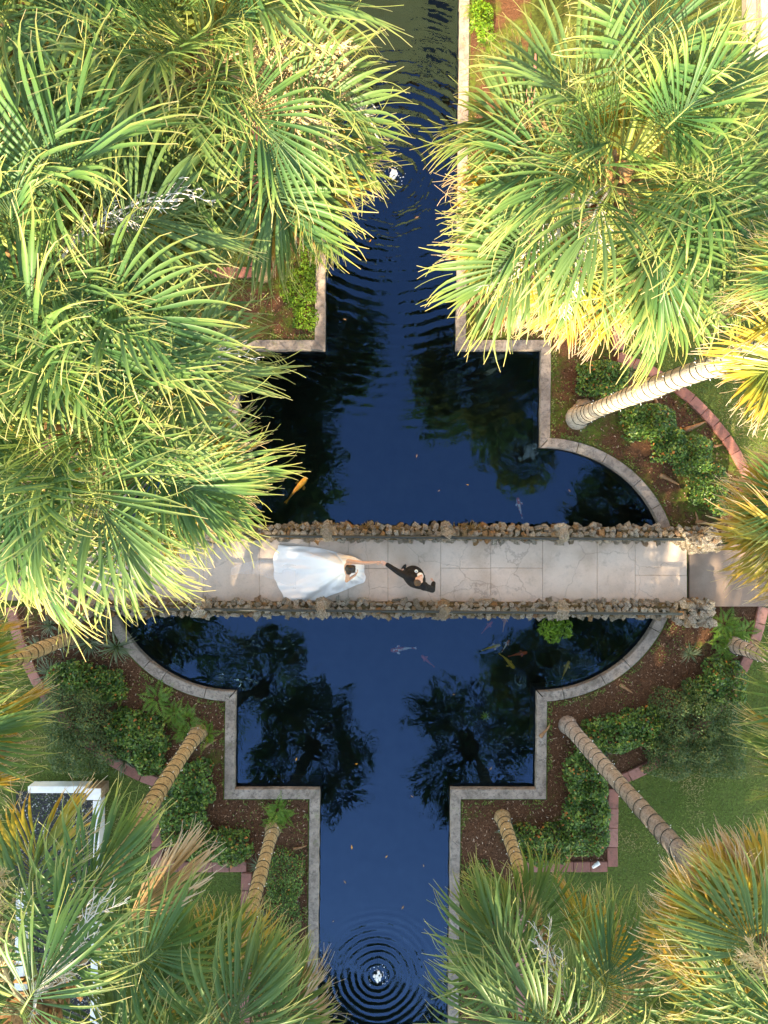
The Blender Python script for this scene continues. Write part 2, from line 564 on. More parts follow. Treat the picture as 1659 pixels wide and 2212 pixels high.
M['oak_leaf'] = leaf_material('oak_leaf', [(0.0, (0.03, 0.06, 0.02)), (1.0, (0.07, 0.11, 0.03))], trans=(0.1, 0.16, 0.03), tfac=0.15, attr='rnd')

# water: clear dark surface with ripples that spread from the two bubblers
m = NT('pond_water')
FA = W(850, 378, -0.16)
FB = W(815, 2108, -0.16)
pos = m.pos()


def ripple(center, lam, amp, near, far, k):
    sb = m.new('ShaderNodeVectorMath', operation='SUBTRACT')
    m.link(pos, sb.inputs[0]); sb.inputs[1].default_value = tuple(center)
    ln = m.new('ShaderNodeVectorMath', operation='LENGTH')
    m.link(sb.outputs[0], ln.inputs[0])
    d = ln.outputs['Value']
    wob = m.noise(1.6, 3, 0.6, pos)
    ph = m.math('MULTIPLY', m.math('ADD', d, m.math('MULTIPLY', wob, k)), 2 * PI / lam)
    s = m.math('SINE', ph)
    mr = m.new('ShaderNodeMapRange')
    mr.inputs['From Min'].default_value = near; mr.inputs['From Max'].default_value = far
    mr.inputs['To Min'].default_value = 1.0; mr.inputs['To Max'].default_value = 0.0
    mr.interpolation_type = 'SMOOTHSTEP'
    m.link(d, mr.inputs['Value'])
    brk = m.ramp(m.noise(1.1, 3, 0.6, pos), [(0.35, (0.4, 0.4, 0.4)), (0.6, (1, 1, 1))])
    return m.math('MULTIPLY', m.math('MULTIPLY', s, amp), m.math('MULTIPLY', mr.outputs[0], brk))


h1 = ripple(FA, 0.27, 0.0074, 0.6, 8.0, 0.25)
h1b = ripple(FA, 0.135, 0.0022, 0.3, 6.4, 0.4)
h2 = ripple(FB, 0.17, 0.0030, 0.4, 2.3, 0.10)
calm = m.math('MULTIPLY', m.noise(1.7, 1.5, 0.45, pos, 0.5), 0.0085)
fine = m.math('MULTIPLY', m.noise(6.0, 1, 0.4, pos, 0.8), 0.0007)
hh = m.math('ADD', m.math('ADD', h1, h1b), m.math('ADD', h2, m.math('ADD', calm, fine)))
bp = m.new('ShaderNodeBump')
bp.inputs['Strength'].default_value = 1.0
bp.inputs['Distance'].default_value = 1.0
m.link(hh, bp.inputs['Height'])
fr = m.new('ShaderNodeFresnel')
fr.inputs['IOR'].default_value = 1.68
m.link(bp.outputs[0], fr.inputs['Normal'])
gl = m.new('ShaderNodeBsdfGlossy')
gl.inputs['Roughness'].default_value = 0.0
gl.inputs['Color'].default_value = (0.17, 0.48, 1.0, 1)
m.link(bp.outputs[0], gl.inputs['Normal'])
tr = m.new('ShaderNodeBsdfTransparent')
tr.inputs['Color'].default_value = (0.72, 0.76, 0.70, 1)
ms = m.new('ShaderNodeMixShader')
m.link(fr.outputs[0], ms.inputs[0]); m.link(tr.outputs[0], ms.inputs[1]); m.link(gl.outputs[0], ms.inputs[2])
m.link(ms.outputs[0], m.out.inputs[0])
M['water'] = m.mat

# ---------------------------------------------------------------- ground, pond, coping
ZW = -0.16


def outline(off):
    """pond outline, right half, top to bottom, in garden axis units; off widens it outwards"""
    a = 141 + off; b = 325 + off; st = 473 + off; rx = 276 + off; ry = 263 + off
    pts = [(a, -1500), (a, -st), (b, -st)]
    p0 = math.acos(min(1, (b - 330) / rx)) if abs(b - 330) < rx else 0
    n = 44
    for i in range(n + 1):
        t = p0 - 2 * p0 * i / n
        pts.append((330 + rx * math.cos(t), -ry * math.sin(t)))
    pts += [(b, st), (a, st), (a, 1500)]
    return pts


def loop_world(off, z):
    r = outline(off)
    return [U(u, v, z) for u, v in r] + [U(-u, v, z) for u, v in reversed(r)]


def filled(name, loops, mat):
    bm = bmesh.new()
    for lp in loops:
        vs_ = [bm.verts.new(p) for p in lp]
        for i in range(len(vs_)):
            bm.edges.new((vs_[i], vs_[(i + 1) % len(vs_)]))
    bmesh.ops.triangle_fill(bm, edges=bm.edges[:], use_beauty=True, use_dissolve=False)
    bmesh.ops.recalc_face_normals(bm, faces=bm.faces[:])
    if sum(f.normal.z for f in bm.faces) < 0:
        bmesh.ops.reverse_faces(bm, faces=bm.faces[:])
    me = bpy.data.meshes.new(name)
    bm.to_mesh(me)
    bm.free()
    me.materials.append(mat)
    return me


big = [Vector((-160, -160, 0)), Vector((160, -160, 0)), Vector((160, 160, 0)), Vector((-160, 160, 0))]
ground = structure(ob('ground', filled('ground', [big, loop_world(12, 0)], M['lawn'])))
structure(ob('pond_floor', filled('pond_floor', [loop_world(10, -1.0)], M['pond_floor'])))
water = structure(ob('water', filled('water', [loop_world(4, ZW)], M['water'])))
lw = loop_world(3, 0.0)
pv = [(p.x, p.y, 0.02) for p in lw] + [(p.x, p.y, -1.02) for p in lw]
n = len(lw)
pf = [(i, (i + 1) % n, (i + 1) % n + n, i + n) for i in range(n)]
structure(ob('pond_wall', mk('pond_wall', pv, pf, M['pond_wall'])))

# coping: concrete blocks, each its own piece
coping = empty('pond_coping', U(0, 0, 0), 'weathered grey concrete kerb of cracked blocks edging the cross-shaped fish pond', 'kerb')
oc = coping.location.copy()


def coping_block(pin, pout, z1):
    """strip block from matching inner / outer points"""
    nn = len(pin)
    z0 = -0.13
    vs_ = []
    for a, b in zip(pin, pout):
        ha = random.uniform(-0.004, 0.004)
        hb = random.uniform(-0.004, 0.004)
        d = (b - a).normalized()
        vs_ += [(a.x, a.y, z0), (a.x, a.y, z1 - 0.018), ((a + d * 0.018).x, (a + d * 0.018).y, z1 + ha),
                ((b - d * 0.018).x, (b - d * 0.018).y, z1 + hb), (b.x, b.y, z1 - 0.018), (b.x, b.y, z0)]
    fs = []
    for i in range(nn - 1):
        for k in range(5):
            fs.append((i * 6 + k, (i + 1) * 6 + k, (i + 1) * 6 + k + 1, i * 6 + k + 1))
    fs.append((0, 1, 2, 3, 4, 5))
    e = (nn - 1) * 6
    fs.append((e + 5, e + 4, e + 3, e + 2, e + 1, e))
    me = mk('coping_block', [Vector(p) - oc for p in vs_], fs, M['coping'])
    bm = bmesh.new(); bm.from_mesh(me)
    bmesh.ops.recalc_face_normals(bm, faces=bm.faces[:]); bm.to_mesh(me); bm.free()
    ob('coping_block', me, coping)


def coping_run(i0, i1, o0, o1, su, sv, length=95):
    """straight run between two corners (inner i0-i1, outer o0-o1), mirrored by su, sv"""
    a0, a1, b0, b1 = [U(p[0] * su, p[1] * sv) for p in (i0, i1, o0, o1)]
    L = (a1 - a0).length * S
    nb = max(1, round(L / (length * random.uniform(0.8, 1.3))))
    cuts = [0] + sorted((k + random.uniform(-0.16, 0.16)) / nb for k in range(1, nb)) + [1]
    for t0, t1 in zip(cuts[:-1], cuts[1:]):
        g = 0.003 / (a1 - a0).length
        ta = t0 + (g if t0 > 0 else 0.0); tb = t1 - (g if t1 < 1 else 0.0)
        ts = np.linspace(ta, tb, 7)
        jx = [random.uniform(-0.012, 0.008) for _ in ts]
        coping_block([a0.lerp(a1, t) + (a0 - b0).normalized() * j for t, j in zip(ts, jx)], [b0.lerp(b1, t) for t in ts], 0.055 + random.uniform(-0.006, 0.006))


CW = 22
for su in (1, -1):
    for sv in (1, -1):
        coping_run((141, 1320), (141, 473), (141 + CW, 1320), (141 + CW, 473 + CW), su, sv)
        coping_run((141, 473), (325, 473), (141 + CW, 473 + CW), (325 + CW, 473 + CW), su, sv)
        coping_run((325, 473), (325, 263), (325 + CW, 473 + CW), (325 + CW, 287), su, sv)
        # lobe arc
        ang = [PI / 2] + sorted((PI / 2 - (PI / 2 - 0.30) * (k + random.uniform(-0.25, 0.25)) / 5 for k in range(1, 5)), reverse=True) + [0.30]
        for a, b in zip(ang[:-1], ang[1:]):
            ts = np.linspace(a - 0.0025, b + 0.0025, 7)
            coping_block([U(su * (327 + 276 * math.cos(t)), sv * 263 * math.sin(t)) for t in ts],
                         [U(su * (327 + (276 + CW) * math.cos(t) + (20 if t > PI / 2 - 0.02 else 0)), sv * (263 + CW) * math.sin(t)) for t in ts],
                         0.055 + random.uniform(-0.006, 0.006))

# planting beds: mulch sheets between the kerb and the brick edging


def brick_path(su, sv, n=40):
    pts = []
    t0 = math.asin(80 / 485); t1 = math.acos((491 - 332) / 485)
    for i in range(n + 1):
        t = t0 + (t1 - t0) * i / n
        pts.append((332 + 485 * math.cos(t), 485 * math.sin(t)))
    pts += [(491, 640), (297, 640), (297, 1400)]
    return [(u * su, v * sv) for u, v in pts]


for su, sv, mt in ((1, 1, 'mulch'), (-1, 1, 'mulch'), (1, -1, 'mulch_moss'), (-1, -1, 'mulch_moss')):
    bp_ = brick_path(su, sv)
    inner = [(166, 1400), (166, 498), (350, 498)]
    for i in range(23):
        t = math.acos(20 / 300) * (1 - i / 22) + 0.28 * i / 22
        inner.append((330 + 299 * math.cos(t), 286 * math.sin(t)))
    inner = [(u * su, v * sv) for u, v in inner]
    lp = [U(u, v, 0.006) for u, v in bp_] + [U(u, v, 0.006) for u, v in inner]
    structure(ob('planting_bed', filled('planting_bed', [lp], M[mt])))

# brick edging
bm_ = MB(); bm_.box((0, 0, 0), (0.405, 0.255, 0.12))
brick_me = bevel_mesh(bm_.mesh('brick', M['brick']), 0.012)


def lay_bricks(root, pts, skip=None):
    pts = [Vector((p.x, p.y)) for p in pts]
    d = [0]
    for a, b in zip(pts[:-1], pts[1:]):
        d.append(d[-1] + (b - a).length)
    L = d[-1]
    nb = max(1, int(L / 0.42))
    for k in range(nb):
        s = (k + 0.5) * L / nb
        i = max(j for j in range(len(d) - 1) if d[j] <= s)
        t = (s - d[i]) / (d[i + 1] - d[i])
        p = pts[i].lerp(pts[i + 1], t)
        dr = pts[i + 1] - pts[i]
        if skip and skip(p):
            continue
        ob('brick', brick_me, root, (p.x - root.location.x, p.y - root.location.y, 0.02 + random.uniform(-0.008, 0.008)),
           (random.uniform(-0.02, 0.02), random.uniform(-0.02, 0.02), math.atan2(dr.y, dr.x) + random.uniform(-0.03, 0.03)),
           (L / nb / 0.42 * 1.01, 1, 1))


for su, sv, lab in ((1, 1, 'worn red brick edging around the planting bed with the tall grey-trunked palm'),
                    (-1, 1, 'dusky red brick edging around the planting bed beside the gravel terrace'),
                    (1, -1, 'red brick edging around the mossy bed with the pale leaning palm trunk'),
                    (-1, -1, 'brick edging mostly hidden beneath the dense palm crowns')):
    pp = brick_path(su, sv)
    root = empty('brick_edging', U(*pp[0], 0), lab, 'edging', 'brick edgings of the beds')
    cutv = 1400
    n_arc = 41
    wp = [U(u, v) for u, v in pp]
    lay_bricks(root, wp[:n_arc])
    lay_bricks(root, [wp[n_arc - 1] + (wp[n_arc] - wp[n_arc - 1]).normalized() * 0.16, wp[n_arc]])
    lay_bricks(root, [wp[n_arc] + (wp[n_arc + 1] - wp[n_arc]).normalized() * 0.12, wp[n_arc + 1]])
    end = wp[n_arc + 1].lerp(wp[n_arc + 2], 0.62)
    lay_bricks(root, [wp[n_arc + 1] + (wp[n_arc + 2] - wp[n_arc + 1]).normalized() * 0.14, end])

# ---------------------------------------------------------------- bridge: deck slabs, walkway, parapets, rails
ZD = 0.12
y_top = lambda x: 1163 + (x - 600) * 0.006
y_bot = lambda x: 1304 + (x - 600) * 0.004
bridge = empty('footbridge', W(840, 1233, 0), 'pale concrete footbridge deck crossing the pond between two rubble parapets', 'bridge')
ob0 = bridge.location.copy()
xs = [190, 330, 440, 560, 668, 752, 838, 952, 1060, 1172, 1290, 1372, 1484]
for i, (x0, x1) in enumerate(zip(xs[:-1], xs[1:])):
    split = [0, 1]
    if i in (5, 7, 8, 11):
        split = [0, random.uniform(0.4, 0.6), 1]
    for s0, s1 in zip(split[:-1], split[1:]):
        c4 = [W(x0 + 0.25, y_top(x0) + (y_bot(x0) - y_top(x0)) * s1 - (0.25 if s1 < 1 else 0), ZD), W(x1 - 0.25, y_top(x1) + (y_bot(x1) - y_top(x1)) * s1 - (0.25 if s1 < 1 else 0), ZD),
              W(x1 - 0.25, y_top(x1) + (y_bot(x1) - y_top(x1)) * s0 + (0.25 if s0 > 0 else 0), ZD), W(x0 + 0.25, y_top(x0) + (y_bot(x0) - y_top(x0)) * s0 + (0.25 if s0 > 0 else 0), ZD)]
        dz = random.uniform(-0.003, 0.003)
        vs_ = [(p.x - ob0.x, p.y - ob0.y, -0.12) for p in c4] + [(p.x - ob0.x, p.y - ob0.y, ZD + dz) for p in c4]
        me = mk('deck_slab', vs_, [(3, 2, 1, 0), (4, 5, 6, 7), (0, 1, 5, 4), (1, 2, 6, 5), (2, 3, 7, 6), (3, 0, 4, 7)], M['deck'])
        ob('deck_slab', bevel_mesh(me, 0.006), bridge)
sb = MB()
a, b = W(190, 1160), W(1484, 1310)
sb.box(((a.x + b.x) / 2 - ob0.x, (a.y + b.y) / 2 - ob0.y, -0.08), (b.x - a.x - 0.1, abs(b.y - a.y) - 0.2, 0.34))
ob('deck_beam', sb.mesh('deck_beam', M['mortar']), bridge)

for x0, x1, yt, yb, x_in in ((1486, 2600, 1176, 1309, 1), (-900, 188, 1166, 1296, -1)):
    c4 = [W(x0, yb), W(x1, yb), W(x1, yt), W(x0, yt)]
    z1 = 0.10
    vs_ = [(p.x, p.y, -0.05) for p in c4] + [(p.x, p.y, z1) for p in c4]
    structure(ob('walkway', mk('walkway', vs_, [(3, 2, 1, 0), (4, 5, 6, 7), (0, 1, 5, 4), (1, 2, 6, 5), (2, 3, 7, 6), (3, 0, 4, 7)], M['walk'])))


def stone_mesh(seed, rough=0.16):
    bm = bmesh.new()
    bmesh.ops.create_cube(bm, size=2.0)
    bmesh.ops.subdivide_edges(bm, edges=bm.edges[:], cuts=1, use_grid_fill=True)
    r = random.Random(seed)
    off = Vector((r.uniform(-50, 50), r.uniform(-50, 50), r.uniform(-50, 50)))
    for v in bm.verts:
        d = v.co.normalized()
        v.co = v.co.lerp(d * 1.18, 0.45)
        nz = mnoise.noise_vector(v.co * 1.3 + off)
        v.co += nz * 0.55 + d * r.uniform(-rough, rough) * 1.3
    bmesh.ops.triangulate(bm, faces=bm.faces[:])
    me = bpy.data.meshes.new('stone')
    bm.to_mesh(me); bm.free()
    me.materials.append(M['stone'])
    return me


stones = [stone_mesh(i) for i in range(16)]


def put_stone(root, p, s, parent_off):
    ob('stone', random.choice(stones), root, Vector(p) - parent_off, (random.uniform(-0.4, 0.4), random.uniform(-0.4, 0.4), random.uniform(0, 6.3)), s)


def parapet(label, x0, x1, yc0, yc1, width, posts, piers, zt=0.44):
    """rubble wall along the bridge: mortar core, stones, stacked posts, end piers"""
    org = W(840, (yc0 + yc1) / 2, 0)
    root = empty('parapet_wall', org, label, 'wall')
    yc = lambda x: yc0 + (yc1 - yc0) * (x - 600) / 850
    core = MB()
    nseg = 48
    xs_ = np.linspace(x0, x1, nseg + 1)
    sec = []
    for x in xs_:
        p = W(x, yc(x))
        w2 = width / 2 / S * random.uniform(0.86, 1.0)
        sec.append([(p.x - org.x, p.y - org.y + w2, -0.1), (p.x - org.x, p.y - org.y + w2 * 0.96, zt - 0.10), (p.x - org.x, p.y - org.y + w2 * 0.6, zt - 0.03 + random.uniform(-0.02, 0.02)),
                    (p.x - org.x, p.y - org.y - w2 * 0.6, zt - 0.03 + random.uniform(-0.02, 0.02)), (p.x - org.x, p.y - org.y - w2 * 0.96, zt - 0.10), (p.x - org.x, p.y - org.y - w2, -0.1)])
    vs_ = [q for s_ in sec for q in s_]
    fs = []
    for i in range(nseg):
        for k in range(5):
            fs.append((i * 6 + k, i * 6 + k + 1, (i + 1) * 6 + k + 1, (i + 1) * 6 + k))
    fs.append((0, 5, 4, 3, 2, 1)); e = nseg * 6; fs.append((e, e + 1, e + 2, e + 3, e + 4, e + 5))
    core.add(vs_, fs)
    ob('mortar_core', core.mesh('mortar_core', M['mortar']), root)
    # stones on top: two staggered rows, plus a row on the outer and inner faces
    for row, (fy, zz, sc) in enumerate(((0.68, zt - 0.07, 1.0), (0.02, zt - 0.01, 0.9), (-0.68, zt - 0.07, 1.0))):
        x = x0 + 4
        while x < x1 - 4:
            wpx = random.choice((6, 8, 10, 12, 15, 19)) * random.uniform(0.9, 1.15) * sc
            p = W(x + wpx / 2, yc(x))
            y = p.y + fy * width / 2 / S + random.uniform(-0.03, 0.03)
            hw = wpx / S / 2
            put_stone(root, (p.x, y, zz + random.uniform(-0.04, 0.05)), (hw * 0.88, random.uniform(0.045, 0.068), random.uniform(0.045, 0.075)), org)
            x += wpx * random.uniform(0.98, 1.12)
    x = x0 + 5
    while x < x1:
        p = W(x, yc(x))
        for sgn in (1, -1):
            if random.random() < 0.62:
                put_stone(root, (p.x + random.uniform(-0.05, 0.05), p.y + sgn * width / 2 / S * 0.95, random.uniform(0.1, 0.3)), (random.uniform(0.07, 0.12), random.uniform(0.05, 0.07), random.uniform(0.07, 0.1)), org)
        x += random.uniform(16, 24)
    # small filler stones
    for _ in range(46):
        x = random.uniform(x0, x1); p = W(x, yc(x))
        s = random.uniform(0.03, 0.055)
        put_stone(root, (p.x, p.y + random.uniform(-0.6, 0.6) * width / 2 / S, zt + random.uniform(-0.03, 0.05)), (s, s, s), org)
    # stacked stone posts that carry the rail
    for px in posts:
        p = W(px, yc(px))
        for k in range(15):
            z = 0.25 + 0.04 * k
            r = 0.15 - 0.008 * k
            a_ = random.uniform(0, 6.28)
            s = random.uniform(0.075, 0.11)
            put_stone(root, (p.x + math.cos(a_) * r, p.y + math.sin(a_) * r * 1.25, min(z, 0.80)), (s, s, s * 0.8), org)
        put_stone(root, (p.x, p.y, 0.90), (0.115, 0.125, 0.10), org)
        put_stone(root, (p.x - 0.02, p.y + 0.14, 0.72), (0.11, 0.11, 0.10), org)
    for (pa, pb, ya, yb, zt2) in piers:
        core = MB()
        ca, cb = W(pa, ya), W(pb, yb)
        nx, ny = cb.x - ca.x, ca.y - cb.y
        core.box((ca.x + nx / 2 - org.x, cb.y + ny / 2 - org.y, (zt2 - 0.1) / 2), (nx * 0.82, ny * 0.8, zt2 - 0.06))
        ob('pier_core', core.mesh('pier_core', M['mortar']), root)
        for _ in range(44):
            tx, ty = random.random(), random.random()
            put_stone(root, (ca.x + nx * tx, cb.y + ny * ty, zt2 - random.uniform(0.0, 0.12) - 0.25 * max(abs(tx - 0.5), abs(ty - 0.5)) ** 2),
                      (random.uniform(0.05, 0.12), random.uniform(0.05, 0.10), random.uniform(0.05, 0.09)), org)
        for _ in range(34):
            th = random.uniform(0, 2 * PI)
            put_stone(root, (ca.x + nx * (0.5 + 0.46 * math.copysign(min(1, abs(math.cos(th)) * 1.3), math.cos(th))), cb.y + ny * (0.5 + 0.46 * math.copysign(min(1, abs(math.sin(th)) * 1.3), math.sin(th))), random.uniform(0.05, zt2 - 0.1)),
                      (random.uniform(0.07, 0.12), random.uniform(0.07, 0.11), random.uniform(0.06, 0.1)), org)
    return root


def unpx(px, py, z):     # the ground picture position below a point seen at height z
    k = (H - z) / H
    return 829.5 + (px - 829.5) * k, 1106 + (py - 1106) * k


par_n = parapet('lichen-grey rubble stone parapet on the side of the bridge towards the orange koi', 225, 1490, 1149, 1154, 31, [232, 470, 713, 960, 1198],
                [(1470, 1530, 1146, 1185, 0.62)])
par_s = parapet('rubble stone parapet behind the bride with a bright green shrub growing at its foot', 150, 1480, 1311, 1314, 31, [205, 450, 702, 952, 1198],
                [(1455, 1515, 1297, 1340, 0.66), (128, 190, 1296, 1334, 0.6)])
for lab, yy0, yy1, xe in (('dark painted pipe handrail over the parapet nearer the orange koi', 1158, 1165, 1478),
                          ('dark painted pipe handrail over the parapet behind the bride', 1318, 1326, 1474)):
    z = 0.88
    r = MB()
    ptsr = []
    for x in np.linspace(150 if yy0 > 1200 else 215, xe, 30):
        ptsr.append(W(x, yy0 + (yy1 - yy0) * (x - 600) / 850, z + 0.006 * math.sin(x * 0.02)))
    o0 = Vector(ptsr[0])
    r.tube([p - o0 for p in ptsr], 0.034, 10)
    o = ob('handrail', r.mesh('handrail', M['rail'], True), None, o0)
    tag(o, lab, 'handrail')
# dry moss on the outer stones of the near parapet
for px, py, n_ in ((700, 1137, 46), (800, 1138, 30), (1010, 1138, 40), (640, 1140, 30)):
    mb = MB()
    p0 = W(px, py, 0.38)
    for _ in range(n_):
        b0 = Vector((random.gauss(0, 0.16), random.gauss(0, 0.04), random.uniform(-0.05, 0.05)))
        pts = [b0]
        d = Vector((random.uniform(-1, 1), random.uniform(-0.6, 1), random.uniform(0.2, 1))).normalized()
        for _k in range(3):
            pts.append(pts[-1] + d * 0.045)
            d = (d + Vector((random.uniform(-0.5, 0.5), random.uniform(-0.5, 0.5), random.uniform(-0.4, 0.3)))).normalized()
        mb.tube(pts, [0.012, 0.012, 0.009, 0.004], 4)
    o = ob('dry_moss', mb.mesh('dry_moss', M['moss_twig']), None, p0)
    tag(o, 'clump of dry brown moss on the pond side of the stone parapet', 'moss', 'moss clumps on the parapet')

# ---------------------------------------------------------------- palms


def frond_mesh(seed, e0, cls):
    """one costapalmate palm leaf; petiole leaves the origin along +X at elevation e0 (degrees)"""
    r = np.random.default_rng(seed)
    old = max(0.0, (60 - e0) / 110)
    Lp = 0.95 + 0.35 * min(1, old * 1.4) + r.uniform(-0.1, 0.1)
    Lc = 0.70
    curve_p = math.radians(16 + 14 * old)
    curve_c = math.radians(66 + r.uniform(-12, 14))
    if cls == 'dead':
        curve_c = math.radians(30)
    e = math.radians(e0)
    n_p, n_c = 7, 8
    P = np.zeros(3)
    cent = [P.copy()]; tang = []
    for i in range(n_p):
        a = e - curve_p * (i / n_p) ** 1.5
        d = np.array([math.cos(a), 0, math.sin(a)])
        tang.append(d); P = P + d * Lp / n_p; cent.append(P.copy())
    e1 = e - curve_p
    costa = [P.copy()]; ct = [tang[-1]]
    for i in range(n_c):
        a = e1 - curve_c * ((i + 1) / n_c) ** 1.3
        a = max(a, math.radians(-88))
        d = np.array([math.cos(a), 0, math.sin(a)])
        P = P + d * Lc / n_c; costa.append(P.copy()); ct.append(d)
    costa = np.array(costa); ct = np.array(ct)
    V = []; F = []; T = []; MI = []

    # petiole: three-sided strip, tapering
    nb = 0
    pc = np.array(cent + list(costa[1:]))
    pt = np.array(tang + [tang[-1]] + list(ct[1:]))
    for i in range(len(pc)):
        w = 0.036 * (1 - 0.72 * i / (len(pc) - 1))
        if i == 0:
            w = 0.06
        nrm = np.array([-pt[i][2], 0, pt[i][0]])
        V += [pc[i] + np.array([0, w, 0]), pc[i] + nrm * -w * 0.8, pc[i] + np.array([0, -w, 0]), pc[i] + nrm * w * 0.25]
        T += [0.1] * 4
    for i in range(len(pc) - 1):
        for k in range(4):
            k2 = (k + 1) % 4
            F.append((i * 4 + k, i * 4 + k2, (i + 1) * 4 + k2, (i + 1) * 4 + k)); MI.append(1)
    nseg = 54 if cls != 'dead' else 38
    half = math.radians(r.uniform(96, 122))
    fold = math.radians(r.uniform(20, 46))
    if cls == 'dead':
        half = math.radians(52); fold = math.radians(55)
    Lb = r.uniform(1.28, 1.52)
    droop = r.uniform(0.8, 1.5) * (1.2 if e0 < 30 else 0.95)
    if e0 > 62:
        half *= 0.72; fold *= 1.4; droop *= 0.55
    twist = r.uniform(-0.15, 0.15)
    K = 9
    for s in range(nseg):
        q = -1 + 2 * (s + 0.5) / nseg
        sg = 1 if q >= 0 else -1
        aq = abs(q)
        ci = (1 - aq) ** 1.15 * n_c
        i0 = min(int(ci), n_c - 1); f = ci - i0
        base = costa[i0] * (1 - f) + costa[i0 + 1] * f
        t = ct[i0] * (1 - f) + ct[i0 + 1] * f
        t = t / np.linalg.norm(t)
        nrm = np.array([-t[2], 0, t[0]])
        side = math.cos(fold) * np.array([0, sg, 0]) + math.sin(fold + sg * twist) * nrm
        th = half * aq ** 0.92 + r.normal(0, 0.045)
        d = math.cos(th) * t + math.sin(th) * side
        d += r.normal(0, 0.045, 3)
        d /= np.linalg.norm(d)
        L = Lb * (1.0 - 0.30 * aq ** 2.2) * r.uniform(0.90, 1.10)
        sn = np.cross(d, nrm); sn /= (np.linalg.norm(sn) + 1e-9)      # across the segment
        un = np.cross(sn, d)
        dth = 2 * half / nseg
        p = base.copy()
        dr = droop * r.uniform(0.6, 1.6)
        curl = r.normal(0, 0.30)
        curl2 = r.normal(0, 0.55)
        kink = r.uniform(0.45, 0.8); kinkz = -r.uniform(0.0, 1.0) ** 3 * 1.6
        b0 = len(V)
        for k in range(K + 1):
            u = k / K
            wsp = max(0.006, L * u * dth * 0.56)
            w = min(wsp, 0.0265)
            if u > 0.46:
                w = min(w, 0.0265 * (1 - min(1, (u - 0.46) / 0.46)) ** 0.8 + 0.0032)
            fold_h = -w * 0.55
            V += [p + sn * w, p + un * fold_h, p - sn * w]
            T += [u + r.normal(0, 0.012)] * 3
            g = max(0, u - 0.28) ** 1.35 * dr
            dd = d + np.array([0, 0, -1]) * g * 1.15 + sn * curl * u * u
            if u > kink:
                dd = dd + np.array([0, 0, 1]) * kinkz * (u - kink) * 2 + sn * curl2 * (u - kink) * 2
            dd /= np.linalg.norm(dd)
            p = p + dd * L / K
        for k in range(K):
            a = b0 + 3 * k
            F += [(a, a + 1, a + 4, a + 3), (a + 1, a + 2, a + 5, a + 4)]
            MI += [0, 0]
    # loose threads hanging between the segments
    for _ in range(16 if cls != 'dead' else 8):
        q = r.uniform(-0.95, 0.95); sg = 1 if q >= 0 else -1; aq = abs(q)
        ci = (1 - aq) ** 1.15 * n_c; i0 = min(int(ci), n_c - 1)
        base = costa[i0]; t = ct[i0]; nrm = np.array([-t[2], 0, t[0]])
        th = half * aq
        d = math.cos(th) * t + math.sin(th) * (math.cos(fold) * np.array([0, sg, 0]) + math.sin(fold) * nrm)
        p = base + d * Lb * 0.6
        b0 = len(V)
        bend = r.normal(0, 0.5, 3); bend[2] -= 0.35
        for k in range(6):
            w = 0.0034
            sn = np.cross(d, [0, 0, 1.0]); sn /= (np.linalg.norm(sn) + 1e-9)
            V += [p + sn * w, p - sn * w]; T += [0.88, 0.88]
            p = p + d * 0.11
            d = d + bend * 0.34; d /= np.linalg.norm(d)
        for k in range(5):
            a = b0 + 2 * k
            F.append((a, a + 1, a + 3, a + 2)); MI.append(0)
    mats = {'green': (M['frond'], M['petiole']), 'old': (M['frond_old'], M['petiole']), 'dead': (M['frond_dead'], M['petiole_dead'])}[cls]
    return mk('frond', np.array(V), np.array(F), list(mats), attr={'tip': np.clip(T, 0, 1)}, midx=MI)


ELEV = [84, 70, 56, 42, 28, 14, 0, -16, -34, -52]
frond_lib = {}


def get_frond(e0, cls, k):
    i = min(range(len(ELEV)), key=lambda j: abs(ELEV[j] - e0))
    key = (ELEV[i], cls, k % 3)
    if key not in frond_lib:
        frond_lib[key] = frond_mesh(100 + i * 31 + (k % 3) * 7 + len(cls), ELEV[i], cls)
    return frond_lib[key]


